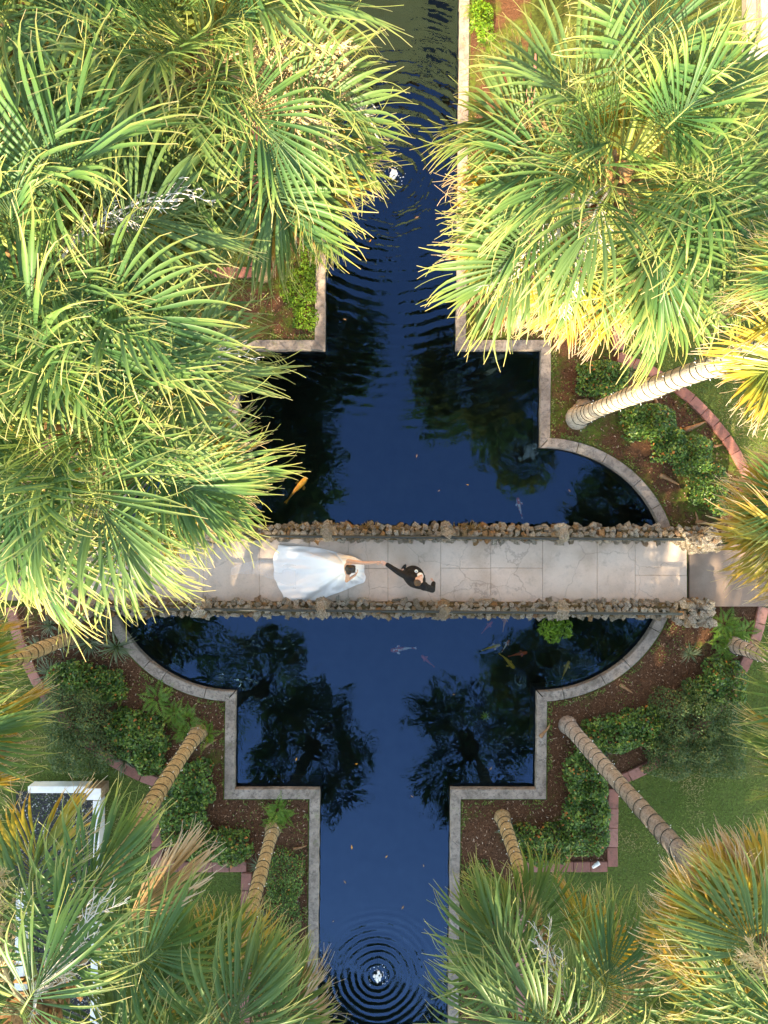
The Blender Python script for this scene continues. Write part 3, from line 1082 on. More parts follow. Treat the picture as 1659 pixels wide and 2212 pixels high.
def stalk_mesh(seed, mat, length=1.6, thick=1.0, dens=1.0):
    """branched flower stalk"""
    r = random.Random(seed)
    mb = MB()
    pts = [Vector((0, 0, 0))]
    d = Vector((0.8, 0, 0.6)).normalized()
    n_ = 14
    for i in range(n_):
        pts.append(pts[-1] + d * length / n_)
        d = (d + Vector((r.uniform(-0.06, 0.06), r.uniform(-0.09, 0.09), -0.10))).normalized()
    mb.tube(pts, [0.016 * thick * (1 - 0.7 * i / n_) + 0.002 for i in range(n_ + 1)], 5)
    for i in range(4, n_ + 1):
        for _s in range(max(1, int(2 * dens))):
            dd = ((pts[i] - pts[i - 1]).normalized() + Vector((r.uniform(-0.8, 0.8), r.uniform(-1, 1), r.uniform(-0.8, 0.4)))).normalized()
            L = length * r.uniform(0.14, 0.30) * (1.1 - 0.5 * i / n_)
            q = [pts[i]]
            for _k in range(5):
                q.append(q[-1] + dd * L / 5)
                dd = (dd + Vector((r.uniform(-0.3, 0.3), r.uniform(-0.3, 0.3), r.uniform(-0.35, 0.15)))).normalized()
            mb.tube(q, [0.006 * thick * (1 - 0.6 * k / 5) for k in range(6)], 3)
            for k in range(1, 6):
                for _t in range(max(1, int(2 * dens))):
                    e_ = (dd + Vector((r.uniform(-1, 1), r.uniform(-1, 1), r.uniform(-1, 0.6)))).normalized()
                    w_ = [q[k]]
                    for _k in range(3):
                        w_.append(w_[-1] + e_ * r.uniform(0.02, 0.05))
                        e_ = (e_ + Vector((r.uniform(-0.6, 0.6), r.uniform(-0.6, 0.6), r.uniform(-0.6, 0.4)))).normalized()
                    mb.tube(w_, [0.004 * thick, 0.004 * thick, 0.0035 * thick, 0.002 * thick], 3, caps=False)
    return mb.mesh('flower_stalk', mat)


stalk_lib = {'tan': [stalk_mesh(3, M['stalk'], 1.6, 1.25, 2.0), stalk_mesh(4, M['stalk'], 1.5, 1.1, 1.5)],
             'grey': [stalk_mesh(5, M['stalk_grey'], 1.9, 1.1, 1.0), stalk_mesh(6, M['stalk_grey'], 1.7, 1.0, 1.0)],
             'brown': [stalk_mesh(7, M['petiole_dead'], 1.3, 1.0, 1.4)]}


def boots_mesh(seed):
    r = random.Random(seed)
    mb = MB()
    for k in range(34):
        a = k * 2.4
        z = -0.75 + 0.95 * k / 34
        rr = 0.17
        c = Vector((math.cos(a) * rr, math.sin(a) * rr, z))
        out = Vector((math.cos(a), math.sin(a), r.uniform(0.6, 1.3))).normalized()
        L = r.uniform(0.18, 0.40)
        side = Vector((-math.sin(a), math.cos(a), 0))
        w0, w1 = r.uniform(0.06, 0.09), r.uniform(0.02, 0.05)
        th = 0.02
        nrm = out.cross(side)
        e = c + out * L + side * r.uniform(-0.04, 0.04)
        vs_ = [c + side * w0 - nrm * th, c - side * w0 - nrm * th, c - side * w0 + nrm * th, c + side * w0 + nrm * th,
               e + side * w1 - nrm * th * 0.5, e - side * w1 - nrm * th * 0.5, e - side * w1 + nrm * th * 0.5, e + side * w1 + nrm * th * 0.5]
        mb.add(vs_, [(3, 2, 1, 0), (4, 5, 6, 7), (0, 1, 5, 4), (1, 2, 6, 5), (2, 3, 7, 6), (3, 0, 4, 7)])
    mb.ball((0, 0, 0.02), (0.20, 0.20, 0.34), 10, 6)
    return mb.mesh('leaf_bases', M['boots'])


boots_lib = [boots_mesh(1), boots_mesh(2)]


def palm(label, base_px, top_px, h, bark, nf=36, radius=0.165, scale=1.0, seed=0, old_frac=0.22, dead=2, lights=True, stalks=(), az0=None, spread=1.0, emin=-48, extra=()):
    r = random.Random(seed)
    b = W(base_px[0], base_px[1], 0)
    t = W(top_px[0], top_px[1], h)
    root = empty('palm_tree', (b.x, b.y, 0), label, 'palm tree', 'cabbage palms around the pond')
    top = Vector((t.x - b.x, t.y - b.y, h))
    mid = Vector((top.x * 0.42, top.y * 0.42, h * 0.5)) + Vector((r.uniform(-0.12, 0.12), r.uniform(-0.12, 0.12), 0))

    def at(s):
        return (1 - s) ** 2 * Vector((0, 0, -0.05)) + 2 * s * (1 - s) * mid + s * s * top

    n_ = 46
    pts = [at(i / n_) for i in range(n_ + 1)]
    rad = []
    for i in range(n_ + 1):
        s = i / n_
        rr = radius * (1.0 + 0.30 * math.exp(-s * 22) + 0.25 * math.exp(-s * 70) - 0.10 * s) * (1 + r.uniform(-0.014, 0.014) + 0.05 * math.sin(s * 17 + seed))
        rr *= 1 + 0.08 * math.exp(-((s - 0.42) / 0.03) ** 2)
        rad.append(rr)
    mb = MB(); mb.tube(pts, rad, 14)
    ob('trunk', mb.mesh('trunk', M[bark], True), root)
    if lights:
        cd = MB(); bl = MB()
        turns = h / 0.27
        nn = int(turns * 14)
        ln = []
        for i in range(nn + 1):
            s = 0.02 + 0.88 * i / nn
            p = at(s); a = 2 * PI * turns * s
            i_ = min(n_, int(s * n_))
            rr = rad[i_] + 0.010
            jig = 0.05 * math.sin(a * 0.093 + seed) + 0.035 * math.sin(a * 0.37) + 0.012 * math.sin(a * 1.7)
            q = p + Vector((math.cos(a) * rr, math.sin(a) * rr, jig))
            ln.append(q)
            if i % 9 == 0:
                d = Vector((math.cos(a), math.sin(a), r.uniform(-0.4, 0.4)))
                bl.tube([q, q + d * 0.035], [0.005, 0.008], 4)
        cd.tube(ln, 0.007, 4)
        c_ = ob('light_cord', cd.mesh('light_cord', M['cord']), root)
        ob('bulbs', bl.mesh('bulbs', M['bulb']), root)['kind'] = 'stuff'
    ob('leaf_bases', boots_lib[seed % 2], root, top, (0, 0, r.uniform(0, 6)))
    az = r.uniform(0, 6.28) if az0 is None else az0
    for i in range(nf):
        a = (i + 0.5) / nf
        e0 = 86 - (86 - emin) * a ** 0.85 + r.uniform(-7, 7)
        cls = 'green'
        if a > 1 - old_frac or (a > 0.55 and r.random() < 0.15):
            cls = 'old'
        az += 2.39996 + r.uniform(-0.4, 0.4)
        sc = scale * r.uniform(0.84, 1.14) * (0.72 if a < 0.08 else 1)
        z = 0.20 - 0.42 * a
        fo = ob('frond', get_frond(e0, cls, r.randrange(3)), root, top + Vector((math.cos(az) * 0.10, math.sin(az) * 0.10, z)),
                (r.uniform(-0.16, 0.16), r.uniform(-0.08, 0.08), az), (sc, sc * r.choice((1, -1)), sc))
        fo.rotation_mode = 'XYZ'
    for i in range(dead):
        az = r.uniform(0, 6.28)
        ob('frond', get_frond(r.choice((-34, -52)), 'dead', r.randrange(3)), root, top + Vector((math.cos(az) * 0.12, math.sin(az) * 0.12, -0.35)), (0, 0, az), (scale,) * 3)
    for (azd, e0, cls) in extra:
        az = math.radians(azd)
        ob('frond', get_frond(e0, cls, r.randrange(3)), root, top + Vector((math.cos(az) * 0.12, math.sin(az) * 0.12, -0.25)), (0, 0, az), (scale,) * 3)
    for (kind, azd, el) in stalks:
        az = math.radians(azd)
        ob('flower_stalk', r.choice(stalk_lib[kind]), root, top + Vector((math.cos(az) * 0.1, math.sin(az) * 0.1, 0.0)), (r.uniform(-0.3, 0.3), -math.radians(el), az), (1.15 * scale,) * 3)
    return root


palm('palm with a pale sunlit leaning trunk wrapped in lights, above the mossy bed', (1247, 903), (1950, 655), 10.2, 'bark_pale', 30, 0.195, 0.62, 1, 0.40, 3, stalks=(('tan', 100, 10),), extra=((150, -16, 'old'), (215, -16, 'old')))
palm('palm with yellow fronds drooping over the end of the concrete walkway', (1650, 1132), (1930, 1125), 6.2, 'bark_grey', 34, 0.16, 0.92, 2, 0.45, 3, stalks=(('tan', 180, 5),), extra=((180, -16, 'old'), (165, -34, 'old'), (200, -34, 'old')))
palm('broad bushy palm with orange-tipped fronds over the canal, opposite the tan flower stalks', (1112, 700), (1335, 385), 7.6, 'bark_tan', 46, 0.17, 1.0, 3, 0.18, 2, False, stalks=(('grey', 240, 0), ('brown', 290, 10), ('grey', 215, -8), ('brown', 170, 15)), extra=tuple((a, -16 if a < 240 else -34, 'old') for a in (150, 172, 193, 212, 262, 280, 297)))
palm('large palm with clusters of tan flower stalks hanging over the canal', (570, 592), (450, 150), 8.0, 'bark_tan', 44, 0.17, 1.04, 4, 0.16, 2, False, stalks=(('tan', -20, 8), ('tan', -8, 2), ('tan', -32, 0), ('tan', 0, 12), ('grey', -15, -12), ('brown', 230, 0)), extra=((-38, -16, 'old'), (-58, -34, 'old')))
palm('palm whose long drooping fronds shade the bridge and the orange koi', (431, 905), (180, 925), 8.0, 'bark_tan', 46, 0.17, 1.06, 5, 0.18, 2, False, stalks=(('grey', 262, -10), ('tan', 270, -8), ('grey', 255, -14), ('grey', 20, 6)), extra=((-50, -34, 'old'), (-72, -34, 'old'), (-92, -34, 'old'), (-30, -34, 'old')))
palm('palm with upswept pale fronds between two larger palms above the hidden brick edging', (330, 800), (90, 600), 8.6, 'bark_tan', 40, 0.17, 1.0, 6, 0.14, 1, False, stalks=(('grey', 20, 10), ('brown', 40, 10)))
palm('palm with bright fronds behind the palm bearing tan flower stalks', (300, 420), (40, 90), 8.0, 'bark_tan', 40, 0.17, 1.0, 7, 0.14, 1, False, stalks=(('tan', 300, 8),))
palm('palm with a tan trunk wrapped in cord leaning over the gravel terrace', (428, 1582), (66, 2190), 8.5, 'bark_tan', 15, 0.165, 0.95, 8, 0.06, 0, stalks=(('grey', 50, 18), ('tan', 110, -4)), extra=((38, -16, 'dead'), (100, 0, 'old'), (66, 14, 'green')), emin=-22)
palm('palm with a tan trunk rising beside the ferns near the lower canal kerb', (590, 1790), (430, 2390), 7.6, 'bark_tan', 30, 0.15, 0.92, 9, 0.12, 1, stalks=(('tan', 40, 8), ('grey', 20, 5), ('tan', 60, 2)))
palm('palm with a sandy trunk rising from the silvery grass tufts', (158, 1374), (-330, 1560), 6.8, 'bark_tan', 34, 0.165, 1.05, 10, 0.30, 2)
palm('palm with a long grey trunk wrapped in lights, leaning across the lawn', (1226, 1566), (1815, 2230), 8.9, 'bark_grey', 38, 0.17, 0.86, 11, 0.40, 2, stalks=(('tan', 140, 5),), extra=((135, -16, 'old'), (155, -16, 'old'), (115, -34, 'old')))
palm('palm with blue-green fan fronds beside the lower canal and a short visible trunk', (1085, 1765), (1235, 2235), 6.7, 'bark_tan', 25, 0.15, 0.94, 12, 0.08, 0, stalks=(('grey', 100, 20), ('tan', 60, 10)))
palm('palm with a grey trunk rising behind the ferns at the end of the bridge', (1585, 1393), (2080, 1580), 7.2, 'bark_grey', 34, 0.16, 1.0, 13, 0.3, 2)

# ---------------------------------------------------------------- shrubs, tufts, ferns, grass, mulch


def leaf_cloud(name, pts, nrms, size, ratio, mat, r, bend=0.25):
    """one mesh of many small folded leaves: 2 triangles pairs each"""
    n_ = len(pts)
    d = r.normal(size=(n_, 3))
    d -= nrms * (np.sum(d * nrms, axis=1, keepdims=True)) * 0.75
    d /= np.linalg.norm(d, axis=1, keepdims=True) + 1e-9
    s = np.cross(d, nrms + r.normal(0, 0.35, (n_, 3)))
    s /= np.linalg.norm(s, axis=1, keepdims=True) + 1e-9
    nn = np.cross(s, d)
    L = size * r.uniform(0.65, 1.25, (n_, 1))
    w = L * ratio * 0.5
    base = pts - d * L * 0.5
    tip = pts + d * L * 0.5 - nn * L * bend * r.uniform(-0.3, 1, (n_, 1))
    l = pts + s * w + nn * w * 0.35
    q = pts - s * w + nn * w * 0.35
    V = np.stack([base, q, tip, l], axis=1).reshape(-1, 3)
    i = np.arange(n_)[:, None] * 4
    F = np.concatenate([i + np.array([[0, 1, 2]]), i + np.array([[0, 2, 3]])])
    rn = np.repeat(r.random(n_), 4)
    return mk(name, V, F, mat, attr={'rnd': rn})


def shrub(label, blobs, mat='shrub', size=0.088, ratio=0.6, dens=780, name='shrub', group='clipped shrubs in the beds', seed=0, cat='shrub'):
    """blobs: (cx, cy, rx, ry, height) in picture units on the ground"""
    r = np.random.default_rng(seed + 500)
    c0 = W(blobs[0][0], blobs[0][1], 0)
    root = empty(name, c0, label, cat, group)
    P = []; N = []
    tw = MB()
    for (cx, cy, rx, ry, h) in blobs:
        c = W(cx, cy, 0)
        a, b = rx / S, ry / S
        n_ = int(dens * a * b * 4)
        x = r.uniform(-1, 1, n_ * 2); y = r.uniform(-1, 1, n_ * 2)
        rr = (np.abs(x) ** 2.6 + np.abs(y) ** 2.6)
        edge = 1 + 0.26 * np.sin(np.arctan2(y, x) * 5 + cx) + 0.1 * np.sin(np.arctan2(y, x) * 11 + cy)
        ok = rr < edge
        x, y, rr = x[ok], y[ok], np.clip(rr[ok], 0, 1)
        zt = h * np.sqrt(np.maximum(0.02, 1 - rr ** 1.6))
        lump = 0.15 * h * (np.sin(x * a * 9 + cx) + np.sin(y * b * 11 + cy))
        dep = r.random(len(x)) ** 2.2
        z = (zt + lump) * (1 - 0.75 * dep) + 0.03
        nx = x * np.abs(x) ** 0.8 * (h / a) * 0.9; ny = y * np.abs(y) ** 0.8 * (h / b) * 0.9
        nv_ = np.stack([nx, ny, np.ones_like(nx)], 1) + r.normal(0, 0.45, (len(x), 3))
        nv_ /= np.linalg.norm(nv_, axis=1, keepdims=True)
        P.append(np.stack([c.x - c0.x + x * a, c.y - c0.y + y * b, z], 1)); N.append(nv_)
        for _ in range(max(4, int(14 * a * b))):
            th = r.uniform(0, 6.28); q = r.uniform(0, 0.75)
            e = Vector((c.x - c0.x + math.cos(th) * q * a, c.y - c0.y + math.sin(th) * q * b, h * 0.8))
            s0 = Vector((c.x - c0.x + math.cos(th) * q * a * 0.4, c.y - c0.y + math.sin(th) * q * b * 0.4, 0))
            tw.tube([s0, s0.lerp(e, 0.5) + Vector((r.normal(0, 0.03), r.normal(0, 0.03), 0)), e], [0.012, 0.009, 0.004], 4)
    P = np.concatenate(P); N = np.concatenate(N)
    ob('foliage', leaf_cloud('foliage', P, N, size, ratio, M[mat], r), root)
    ob('stems', tw.mesh('stems', M['twig']), root)['kind'] = 'stuff'
    return root


shrub('clipped L-shaped dark green hedge inside the straight red brick edging', [(1262, 1665, 50, 62, 0.55), (1262, 1765, 52, 78, 0.55), (1165, 1815, 70, 42, 0.5)], seed=1)
shrub('glossy green shrub at the foot of the long grey palm trunk', [(1320, 1580, 66, 44, 0.45), (1390, 1565, 50, 45, 0.45)], seed=2)
shrub('large dusky fine-leaved shrub spilling over the brick edging onto the lawn', [(1490, 1560, 95, 95, 0.8), (1545, 1620, 55, 55, 0.7), (1440, 1620, 60, 60, 0.65)], 'shrub_fine', 0.055, 0.6, 1000, seed=3)
shrub('glossy shrub between the dusky fine-leaved shrub and the end of the bridge', [(1550, 1470, 52, 52, 0.55), (1510, 1500, 40, 40, 0.5)], seed=4)
shrub('low mixed green ground shrub beside the canal kerb with red blooms', [(1032, 1915, 36, 62, 0.3), (1040, 2010, 30, 60, 0.3)], 'shrub', 0.06, 0.6, 700, seed=5)
shrub('clipped hedge under the cord-wrapped palm beside the silvery tufts', [(418, 1690, 50, 58, 0.5), (400, 1760, 56, 60, 0.5), (450, 1818, 60, 38, 0.5), (505, 1822, 44, 36, 0.5)], seed=6)
shrub('rounded glossy shrub among the ferns at the foot of the cord-wrapped palm', [(310, 1590, 62, 50, 0.5), (275, 1565, 40, 40, 0.45), (330, 1640, 34, 30, 0.4)], seed=7)
shrub('large fine-leaved dark shrub between the silvery tufts and the curved brick edging', [(180, 1535, 82, 70, 0.75), (190, 1610, 78, 56, 0.65)], 'shrub_fine', 0.055, 0.6, 1000, seed=8)
shrub('glossy dark shrub just below the row of silvery grass tufts', [(170, 1460, 62, 38, 0.5), (235, 1480, 45, 36, 0.45)], seed=9)
shrub('clipped strip of green shrub between the lower canal kerb and a palm trunk', [(615, 1880, 44, 56, 0.4), (612, 1970, 42, 62, 0.4), (608, 2060, 40, 60, 0.4)], 'shrub', 0.055, 0.6, 900, seed=10)
shrub('round dark shrub beside the mossy stump and pale leaning trunk', [(1296, 822, 56, 42, 0.5)], seed=11)
shrub('dark shrub in the middle of the curved mossy bed', [(1395, 915, 62, 40, 0.5), (1440, 965, 40, 40, 0.5)], seed=12)
shrub('bright sunlit yellow-green shrub near the walkway end of the mossy bed', [(1490, 985, 44, 46, 0.5), (1520, 1045, 46, 46, 0.5), (1550, 1090, 32, 26, 0.4)], 'shrub', 0.07, 0.62, 1000, seed=13)
shrub('bright green shrub growing over the water against the stone parapet', [(1190, 1350, 24, 20, 0.34), (1212, 1356, 22, 22, 0.26), (1192, 1372, 18, 16, 0.2), (1172, 1356, 14, 14, 0.2)], 'bright_leaf', 0.11, 0.36, 520, seed=14, group='loose greenery by the water')
shrub('vivid green weeds against the upper canal kerb under the palm crowns', [(645, 625, 40, 42, 0.18), (668, 560, 22, 40, 0.15), (662, 690, 30, 26, 0.1)], 'bright_leaf', 0.07, 0.5, 700, seed=15, group='loose greenery by the water')
shrub('green leafy clump beside the upper canal kerb near the carved plinth', [(1040, 55, 26, 40, 0.35)], 'bright_leaf', 0.08, 0.45, 900, seed=16, group='loose greenery by the water')


def tuft_mesh(seed, n_=46, L=0.42, mat='liriope', width=0.010):
    r = np.random.default_rng(seed)
    V = []; F = []; R = []
    for i in range(n_):
        a = r.uniform(0, 6.28); e = r.uniform(0.3, 1.35)
        d = np.array([math.cos(a) * math.cos(e), math.sin(a) * math.cos(e), math.sin(e)])
        s = np.array([-math.sin(a), math.cos(a), 0])
        p = np.array([math.cos(a), math.sin(a), 0]) * r.uniform(0, 0.05)
        l = L * r.uniform(0.7, 1.25); rv = r.random()
        b = len(V)
        for k in range(6):
            w = width * (1 - (k / 5) ** 2) + 0.0015
            V += [p + s * w, p - s * w]; R += [rv * 0.7 + 0.06 * k] * 2
            p = p + d * l / 5
            d = d + np.array([0, 0, -0.30]); d /= np.linalg.norm(d)
            p[2] = max(p[2], 0.01)
        for k in range(5):
            F.append((b + 2 * k, b + 2 * k + 1, b + 2 * k + 3, b + 2 * k + 2))
    return mk('grass_tuft', np.array(V), np.array(F), M[mat], attr={'rnd': np.clip(R, 0, 1)})


tufts = [tuft_mesh(i) for i in range(4)]
tl = {'e': 'silvery liriope tuft crowding the edge of the large fine-leaved dark shrub', 'f': 'silvery liriope tuft beside the trunk of the palm by the lower canal kerb', 'g': 'small liriope tuft beside the vertical run of red brick edging', 'a': 'silvery-green liriope grass tuft at the foot of the sandy palm trunk',
      'b': 'silvery liriope grass tuft against the hedge under the cord-wrapped palm',
      'c': 'small spiky liriope tuft in the mulch beside the grey-trunked palm',
      'd': 'liriope tuft beside the brick edging of the mossy bed'}
for px, py, sc, k in ((252, 1398, 1.25, 'a'), (196, 1388, 1.1, 'a'), (132, 1386, 1.05, 'a'), (88, 1402, 1.0, 'a'), (230, 1345, 0.95, 'a'), (112, 1455, 1.1, 'e'), (96, 1500, 1.0, 'e'), (112, 1540, 0.9, 'e'), (110, 1350, 0.8, 'a'),
                      (272, 1640, 0.9, 'b'), (350, 1735, 1.1, 'b'), (362, 1690, 0.8, 'b'), (560, 1868, 0.7, 'f'), (552, 1960, 0.9, 'f'), (550, 2010, 0.9, 'f'),
                      (1092, 1788, 0.75, 'c'), (1306, 1752, 0.65, 'g'), (1488, 1412, 0.7, 'c'), (1425, 1630, 0.6, 'c'), (1308, 1618, 0.5, 'g'),
                      (1322, 838, 0.8, 'd'), (1362, 800, 0.7, 'd')):
    p = W(px, py, 0)
    o = ob('grass_tuft', tufts[(px + py) % 4], None, (p.x, p.y, 0.0), (0, 0, px * 0.1), (sc,) * 3)
    tag(o, tl[k], 'grass', 'liriope tufts ' + k)


def fern_mesh(seed):
    r = random.Random(seed)
    V = []; F = []; R = []
    for i in range(9):
        a = i * 2 * PI / 9 + r.uniform(-0.25, 0.25)
        e = r.uniform(0.35, 0.95)
        d = Vector((math.cos(a) * math.cos(e), math.sin(a) * math.cos(e), math.sin(e)))
        p = Vector((0, 0, 0.02))
        L = r.uniform(0.34, 0.58); rv = r.random()
        K = 13
        for k in range(K + 1):
            u = k / K
            s = Vector((-math.sin(a), math.cos(a), 0))
            if k > 1:
                ll = 0.115 * math.sin(min(1, u * 1.15) * PI * 0.86 + 0.35) + 0.01
                for sg in (1, -1):
                    q = (s * sg + d * 0.45 + Vector((0, 0, r.uniform(-0.15, 0.1)))).normalized()
                    b = len(V)
                    w = d * 0.019
                    V += [p - w * 0.4, p + q * ll * 0.5 + w, p + q * ll, p + q * ll * 0.45 - w * 0.8]
                    R += [rv * 0.6 + r.random() * 0.4] * 4
                    F.append((b, b + 1, b + 2, b + 3))
            p = p + d * L / K
            d = (d + Vector((0, 0, -0.085))).normalized()
            p.z = max(p.z, 0.02)
    return mk('fern', np.array([tuple(v) for v in V]), np.array(F), M['fern'], attr={'rnd': R})


ferns = [fern_mesh(i) for i in range(3)]
fl = {'f': 'large arching fern in the mulch above the cord-wrapped palm base', 'g': 'fern touching the brick edging near the walkway', 'a': 'bright green fern around the base of the cord-wrapped palm', 'b': 'bright fern at the base of the palm by the lower canal kerb',
      'c': 'green fern at the end of the bridge beside a grey palm trunk', 'd': 'small light green fern at the edge of the mulch below the silvery tufts'}
for px, py, sc, k in ((340, 1508, 1.15, 'f'), (378, 1540, 0.95, 'a'), (408, 1552, 1.1, 'a'), (448, 1585, 0.9, 'a'), (398, 1580, 0.8, 'a'), (600, 1748, 1.0, 'b'), (592, 1775, 0.8, 'b'), (615, 1760, 0.7, 'b'),
                      (1562, 1348, 1.05, 'c'), (1580, 1378, 1.1, 'c'), (1548, 1385, 0.8, 'c'), (1608, 1362, 0.9, 'g'), (1560, 1412, 0.8, 'c'), (262, 1498, 0.7, 'd'), (255, 1470, 0.55, 'd'), (1030, 30, 0.9, 'e'), (1052, 95, 0.8, 'e')):
    p = W(px, py, 0)
    o = ob('fern', ferns[(px * 7 + py) % 3], None, (p.x, p.y, 0.0), (0, 0, px * 0.37), (sc,) * 3)
    tag(o, fl.get(k, 'green fern beside the top stretch of canal kerb'), 'fern', 'ferns ' + k)


def in_pond(u, v, m=0):
    au, av = abs(u), abs(v)
    return au < 166 + m or (av < 498 + m and au < 350 + m) or ((au - 330) / (301 + m)) ** 2 + (v / (288 + m)) ** 2 < 1


def in_bed(u, v):
    au, av = abs(u), abs(v)
    if in_pond(u, v) or av < 92:
        return False
    return (av < 628 and au < 478) or au < 284 or (au - 332) ** 2 + v * v < 470 ** 2


def in_lawn(u, v):
    au, av = abs(u), abs(v)
    if in_pond(u, v) or av < 92:
        return False
    return not ((av < 655 and au < 505) or au < 311 or (au > 332 and (au - 332) ** 2 + v * v < 500 ** 2))


# bark mulch chips, fallen leaf scraps
r = np.random.default_rng(77)
PU = []
while len(PU) < 17000:
    u, v = r.uniform(-810, 810), r.uniform(-980, 980)
    if in_bed(u, v):
        if v < 0 and r.random() < 0.45:
            continue
        PU.append((u, v))
P = np.array([tuple(U(u, v, 0.012 + 0.012 * r.random())) for u, v in PU])
N = np.tile([0, 0, 1.0], (len(P), 1)) + r.normal(0, 0.28, (len(P), 3))
N /= np.linalg.norm(N, axis=1, keepdims=True)
me = leaf_cloud('mulch_chips', P, N, 0.075, 0.30, M['chip'], r, 0.1)
o = ob('mulch_chips', me)
o['kind'] = 'stuff'; tag(o, 'reddish brown bark mulch chips covering the planting beds', 'mulch')
# low weeds growing through the mulch
PU = []
while len(PU) < 5200:
    u, v = r.uniform(-810, 810), r.uniform(-980, 980)
    if in_bed(u, v):
        nz = mnoise.noise(Vector((u * 0.016, v * 0.016, 3.3)))
        if nz > (0.18 if v > 0 else -0.12):
            PU.append((u, v))
P = np.array([tuple(U(u, v, 0.02 + 0.03 * r.random())) for u, v in PU])
N = np.tile([0, 0, 1.0], (len(P), 1)) + r.normal(0, 0.4, (len(P), 3))
N /= np.linalg.norm(N, axis=1, keepdims=True)
edge = []
while len(edge) < 2600:
    u, v = r.uniform(-680, 680), r.uniform(-1000, 1000)
    if in_pond(u, v, 9) and not in_pond(u, v, -2) and abs(v) > 92 and mnoise.noise(Vector((u * 0.03, v * 0.03, 9.1))) > 0.05:
        edge.append((u, v))
PE = np.array([tuple(U(u, v, 0.03 + 0.05 * r.random())) for u, v in edge])
P = np.concatenate([P, PE])
N = np.tile([0, 0, 1.0], (len(P), 1)) + r.normal(0, 0.4, (len(P), 3))
N /= np.linalg.norm(N, axis=1, keepdims=True)
o = ob('ground_cover', leaf_cloud('ground_cover', P, N, 0.05, 0.6, M['grass'], r))
o['kind'] = 'stuff'; tag(o, 'low green weeds and moss creeping through the mulch beds', 'weeds')
# lawn blades
PU = []
while len(PU) < 52000:
    u, v = r.uniform(-860, 860), r.uniform(-700, 1000)
    if in_lawn(u, v):
        PU.append((u, v))
PU = np.array(PU)
base = np.array([tuple(U(u, v, 0.0)) for u, v in PU])
n_ = len(base)
az = r.uniform(0, 6.28, n_); ln = r.uniform(0.04, 0.10, n_); wd = r.uniform(0.006, 0.011, n_)
d = np.stack([np.cos(az), np.sin(az), np.zeros(n_)], 1)
s = np.stack([-np.sin(az), np.cos(az), np.zeros(n_)], 1)
V = np.stack([base + s * wd[:, None], base - s * wd[:, None], base + d * (ln * 0.8)[:, None] + np.array([0, 0, 1.0]) * (ln * 0.55)[:, None]], 1).reshape(-1, 3)
F = np.arange(n_ * 3).reshape(-1, 3)
patch = np.array([0.5 + 0.95 * mnoise.noise(Vector((u * 0.012, v * 0.012, 7.7))) for u, v in PU])
rn = np.clip(patch * 1.1 - 0.2 + r.random(n_) * 0.4, 0, 1)
o = ob('lawn_grass', mk('lawn_grass', V, F, M['grass'], attr={'rnd': np.repeat(rn, 3)}))
o['kind'] = 'stuff'; tag(o, 'short green lawn grass around the planting beds', 'grass')

# fallen palm leaf bases, stump, small odds and ends


def boot_piece_mesh(seed):
    r = random.Random(seed)
    V = []
    L = 0.22
    n_ = 6
    for i in range(n_ + 1):
        u = i / n_
        w = 0.055 * (1 - 0.8 * u ** 1.5) * r.uniform(0.85, 1.1)
        z = 0.02 + 0.03 * math.sin(u * 2.6)
        x = (u - 0.5) * L * 2
        V += [(x, -w, z), (x, 0, z + 0.018), (x, w, z), (x, 0, z - 0.012)]
    F = []
    for i in range(n_):
        for k in range(4):
            F.append((i * 4 + k, (i + 1) * 4 + k, (i + 1) * 4 + (k + 1) % 4, i * 4 + (k + 1) % 4))
    F += [(0, 1, 2, 3), (n_ * 4 + 3, n_ * 4 + 2, n_ * 4 + 1, n_ * 4)]
    return mk('fallen_leaf_base', V, F, M['boot_piece'], smooth=True)


bps = [boot_piece_mesh(i) for i in range(3)]
for px, py, a, sc, lab in ((1418, 878, 1.9, 1.5, 'brown fallen palm leaf base lying by the brick arc under the pale trunk'), (1500, 921, 0.4, 1.3, 'curled tan leaf base resting against the curved brick edging'),
                           (1445, 1036, -0.5, 1.2, 'grey split leaf base below the bright sunlit shrub'), (1524, 1131, -0.2, 1.2, 'reddish leaf base on bare soil beside the walkway'),
                           (1505, 1122, 1.8, 0.9, 'small brown leaf base on bare soil near the parapet end'), (1540, 965, 0.2, 1.0, 'pale leaf base between the bright shrub and the brick arc'),
                           (1400, 1648, 0.6, 1.2, 'rusty leaf base lying on the broken end of the brick edging'), (1176, 1577, 0.9, 0.9, 'pinkish leaf base lying on the pond kerb by the grey trunk'),
                           (1352, 1487, -0.6, 0.9, 'tan leaf base on mulch beside the curved kerb'), (960, 2100, 1.2, 0.8, None),
                           (455, 1604, 0.5, 0.9, 'pale leaf scrap on mulch below the ferns'), (1440, 905, 1.5, 0.9, 'narrow brown leaf base among the chips of the mossy bed'),
                           (652, 1868, 1.4, 1.0, 'orange-brown leaf base against the lower canal kerb'), (648, 1830, 0.3, 0.8, 'curled brown leaf base by the lower canal kerb')):
    if lab is None:
        continue
    z = 0.06 if (px, py) in ((1400, 1648), (1176, 1577)) else 0.0
    p = W(px, py, 0)
    o = ob('fallen_leaf_base', bps[(px + py) % 3], None, (p.x, p.y, z), (0, 0, a), (sc,) * 3)
    tag(o, lab, 'leaf base', 'fallen palm leaf bases')

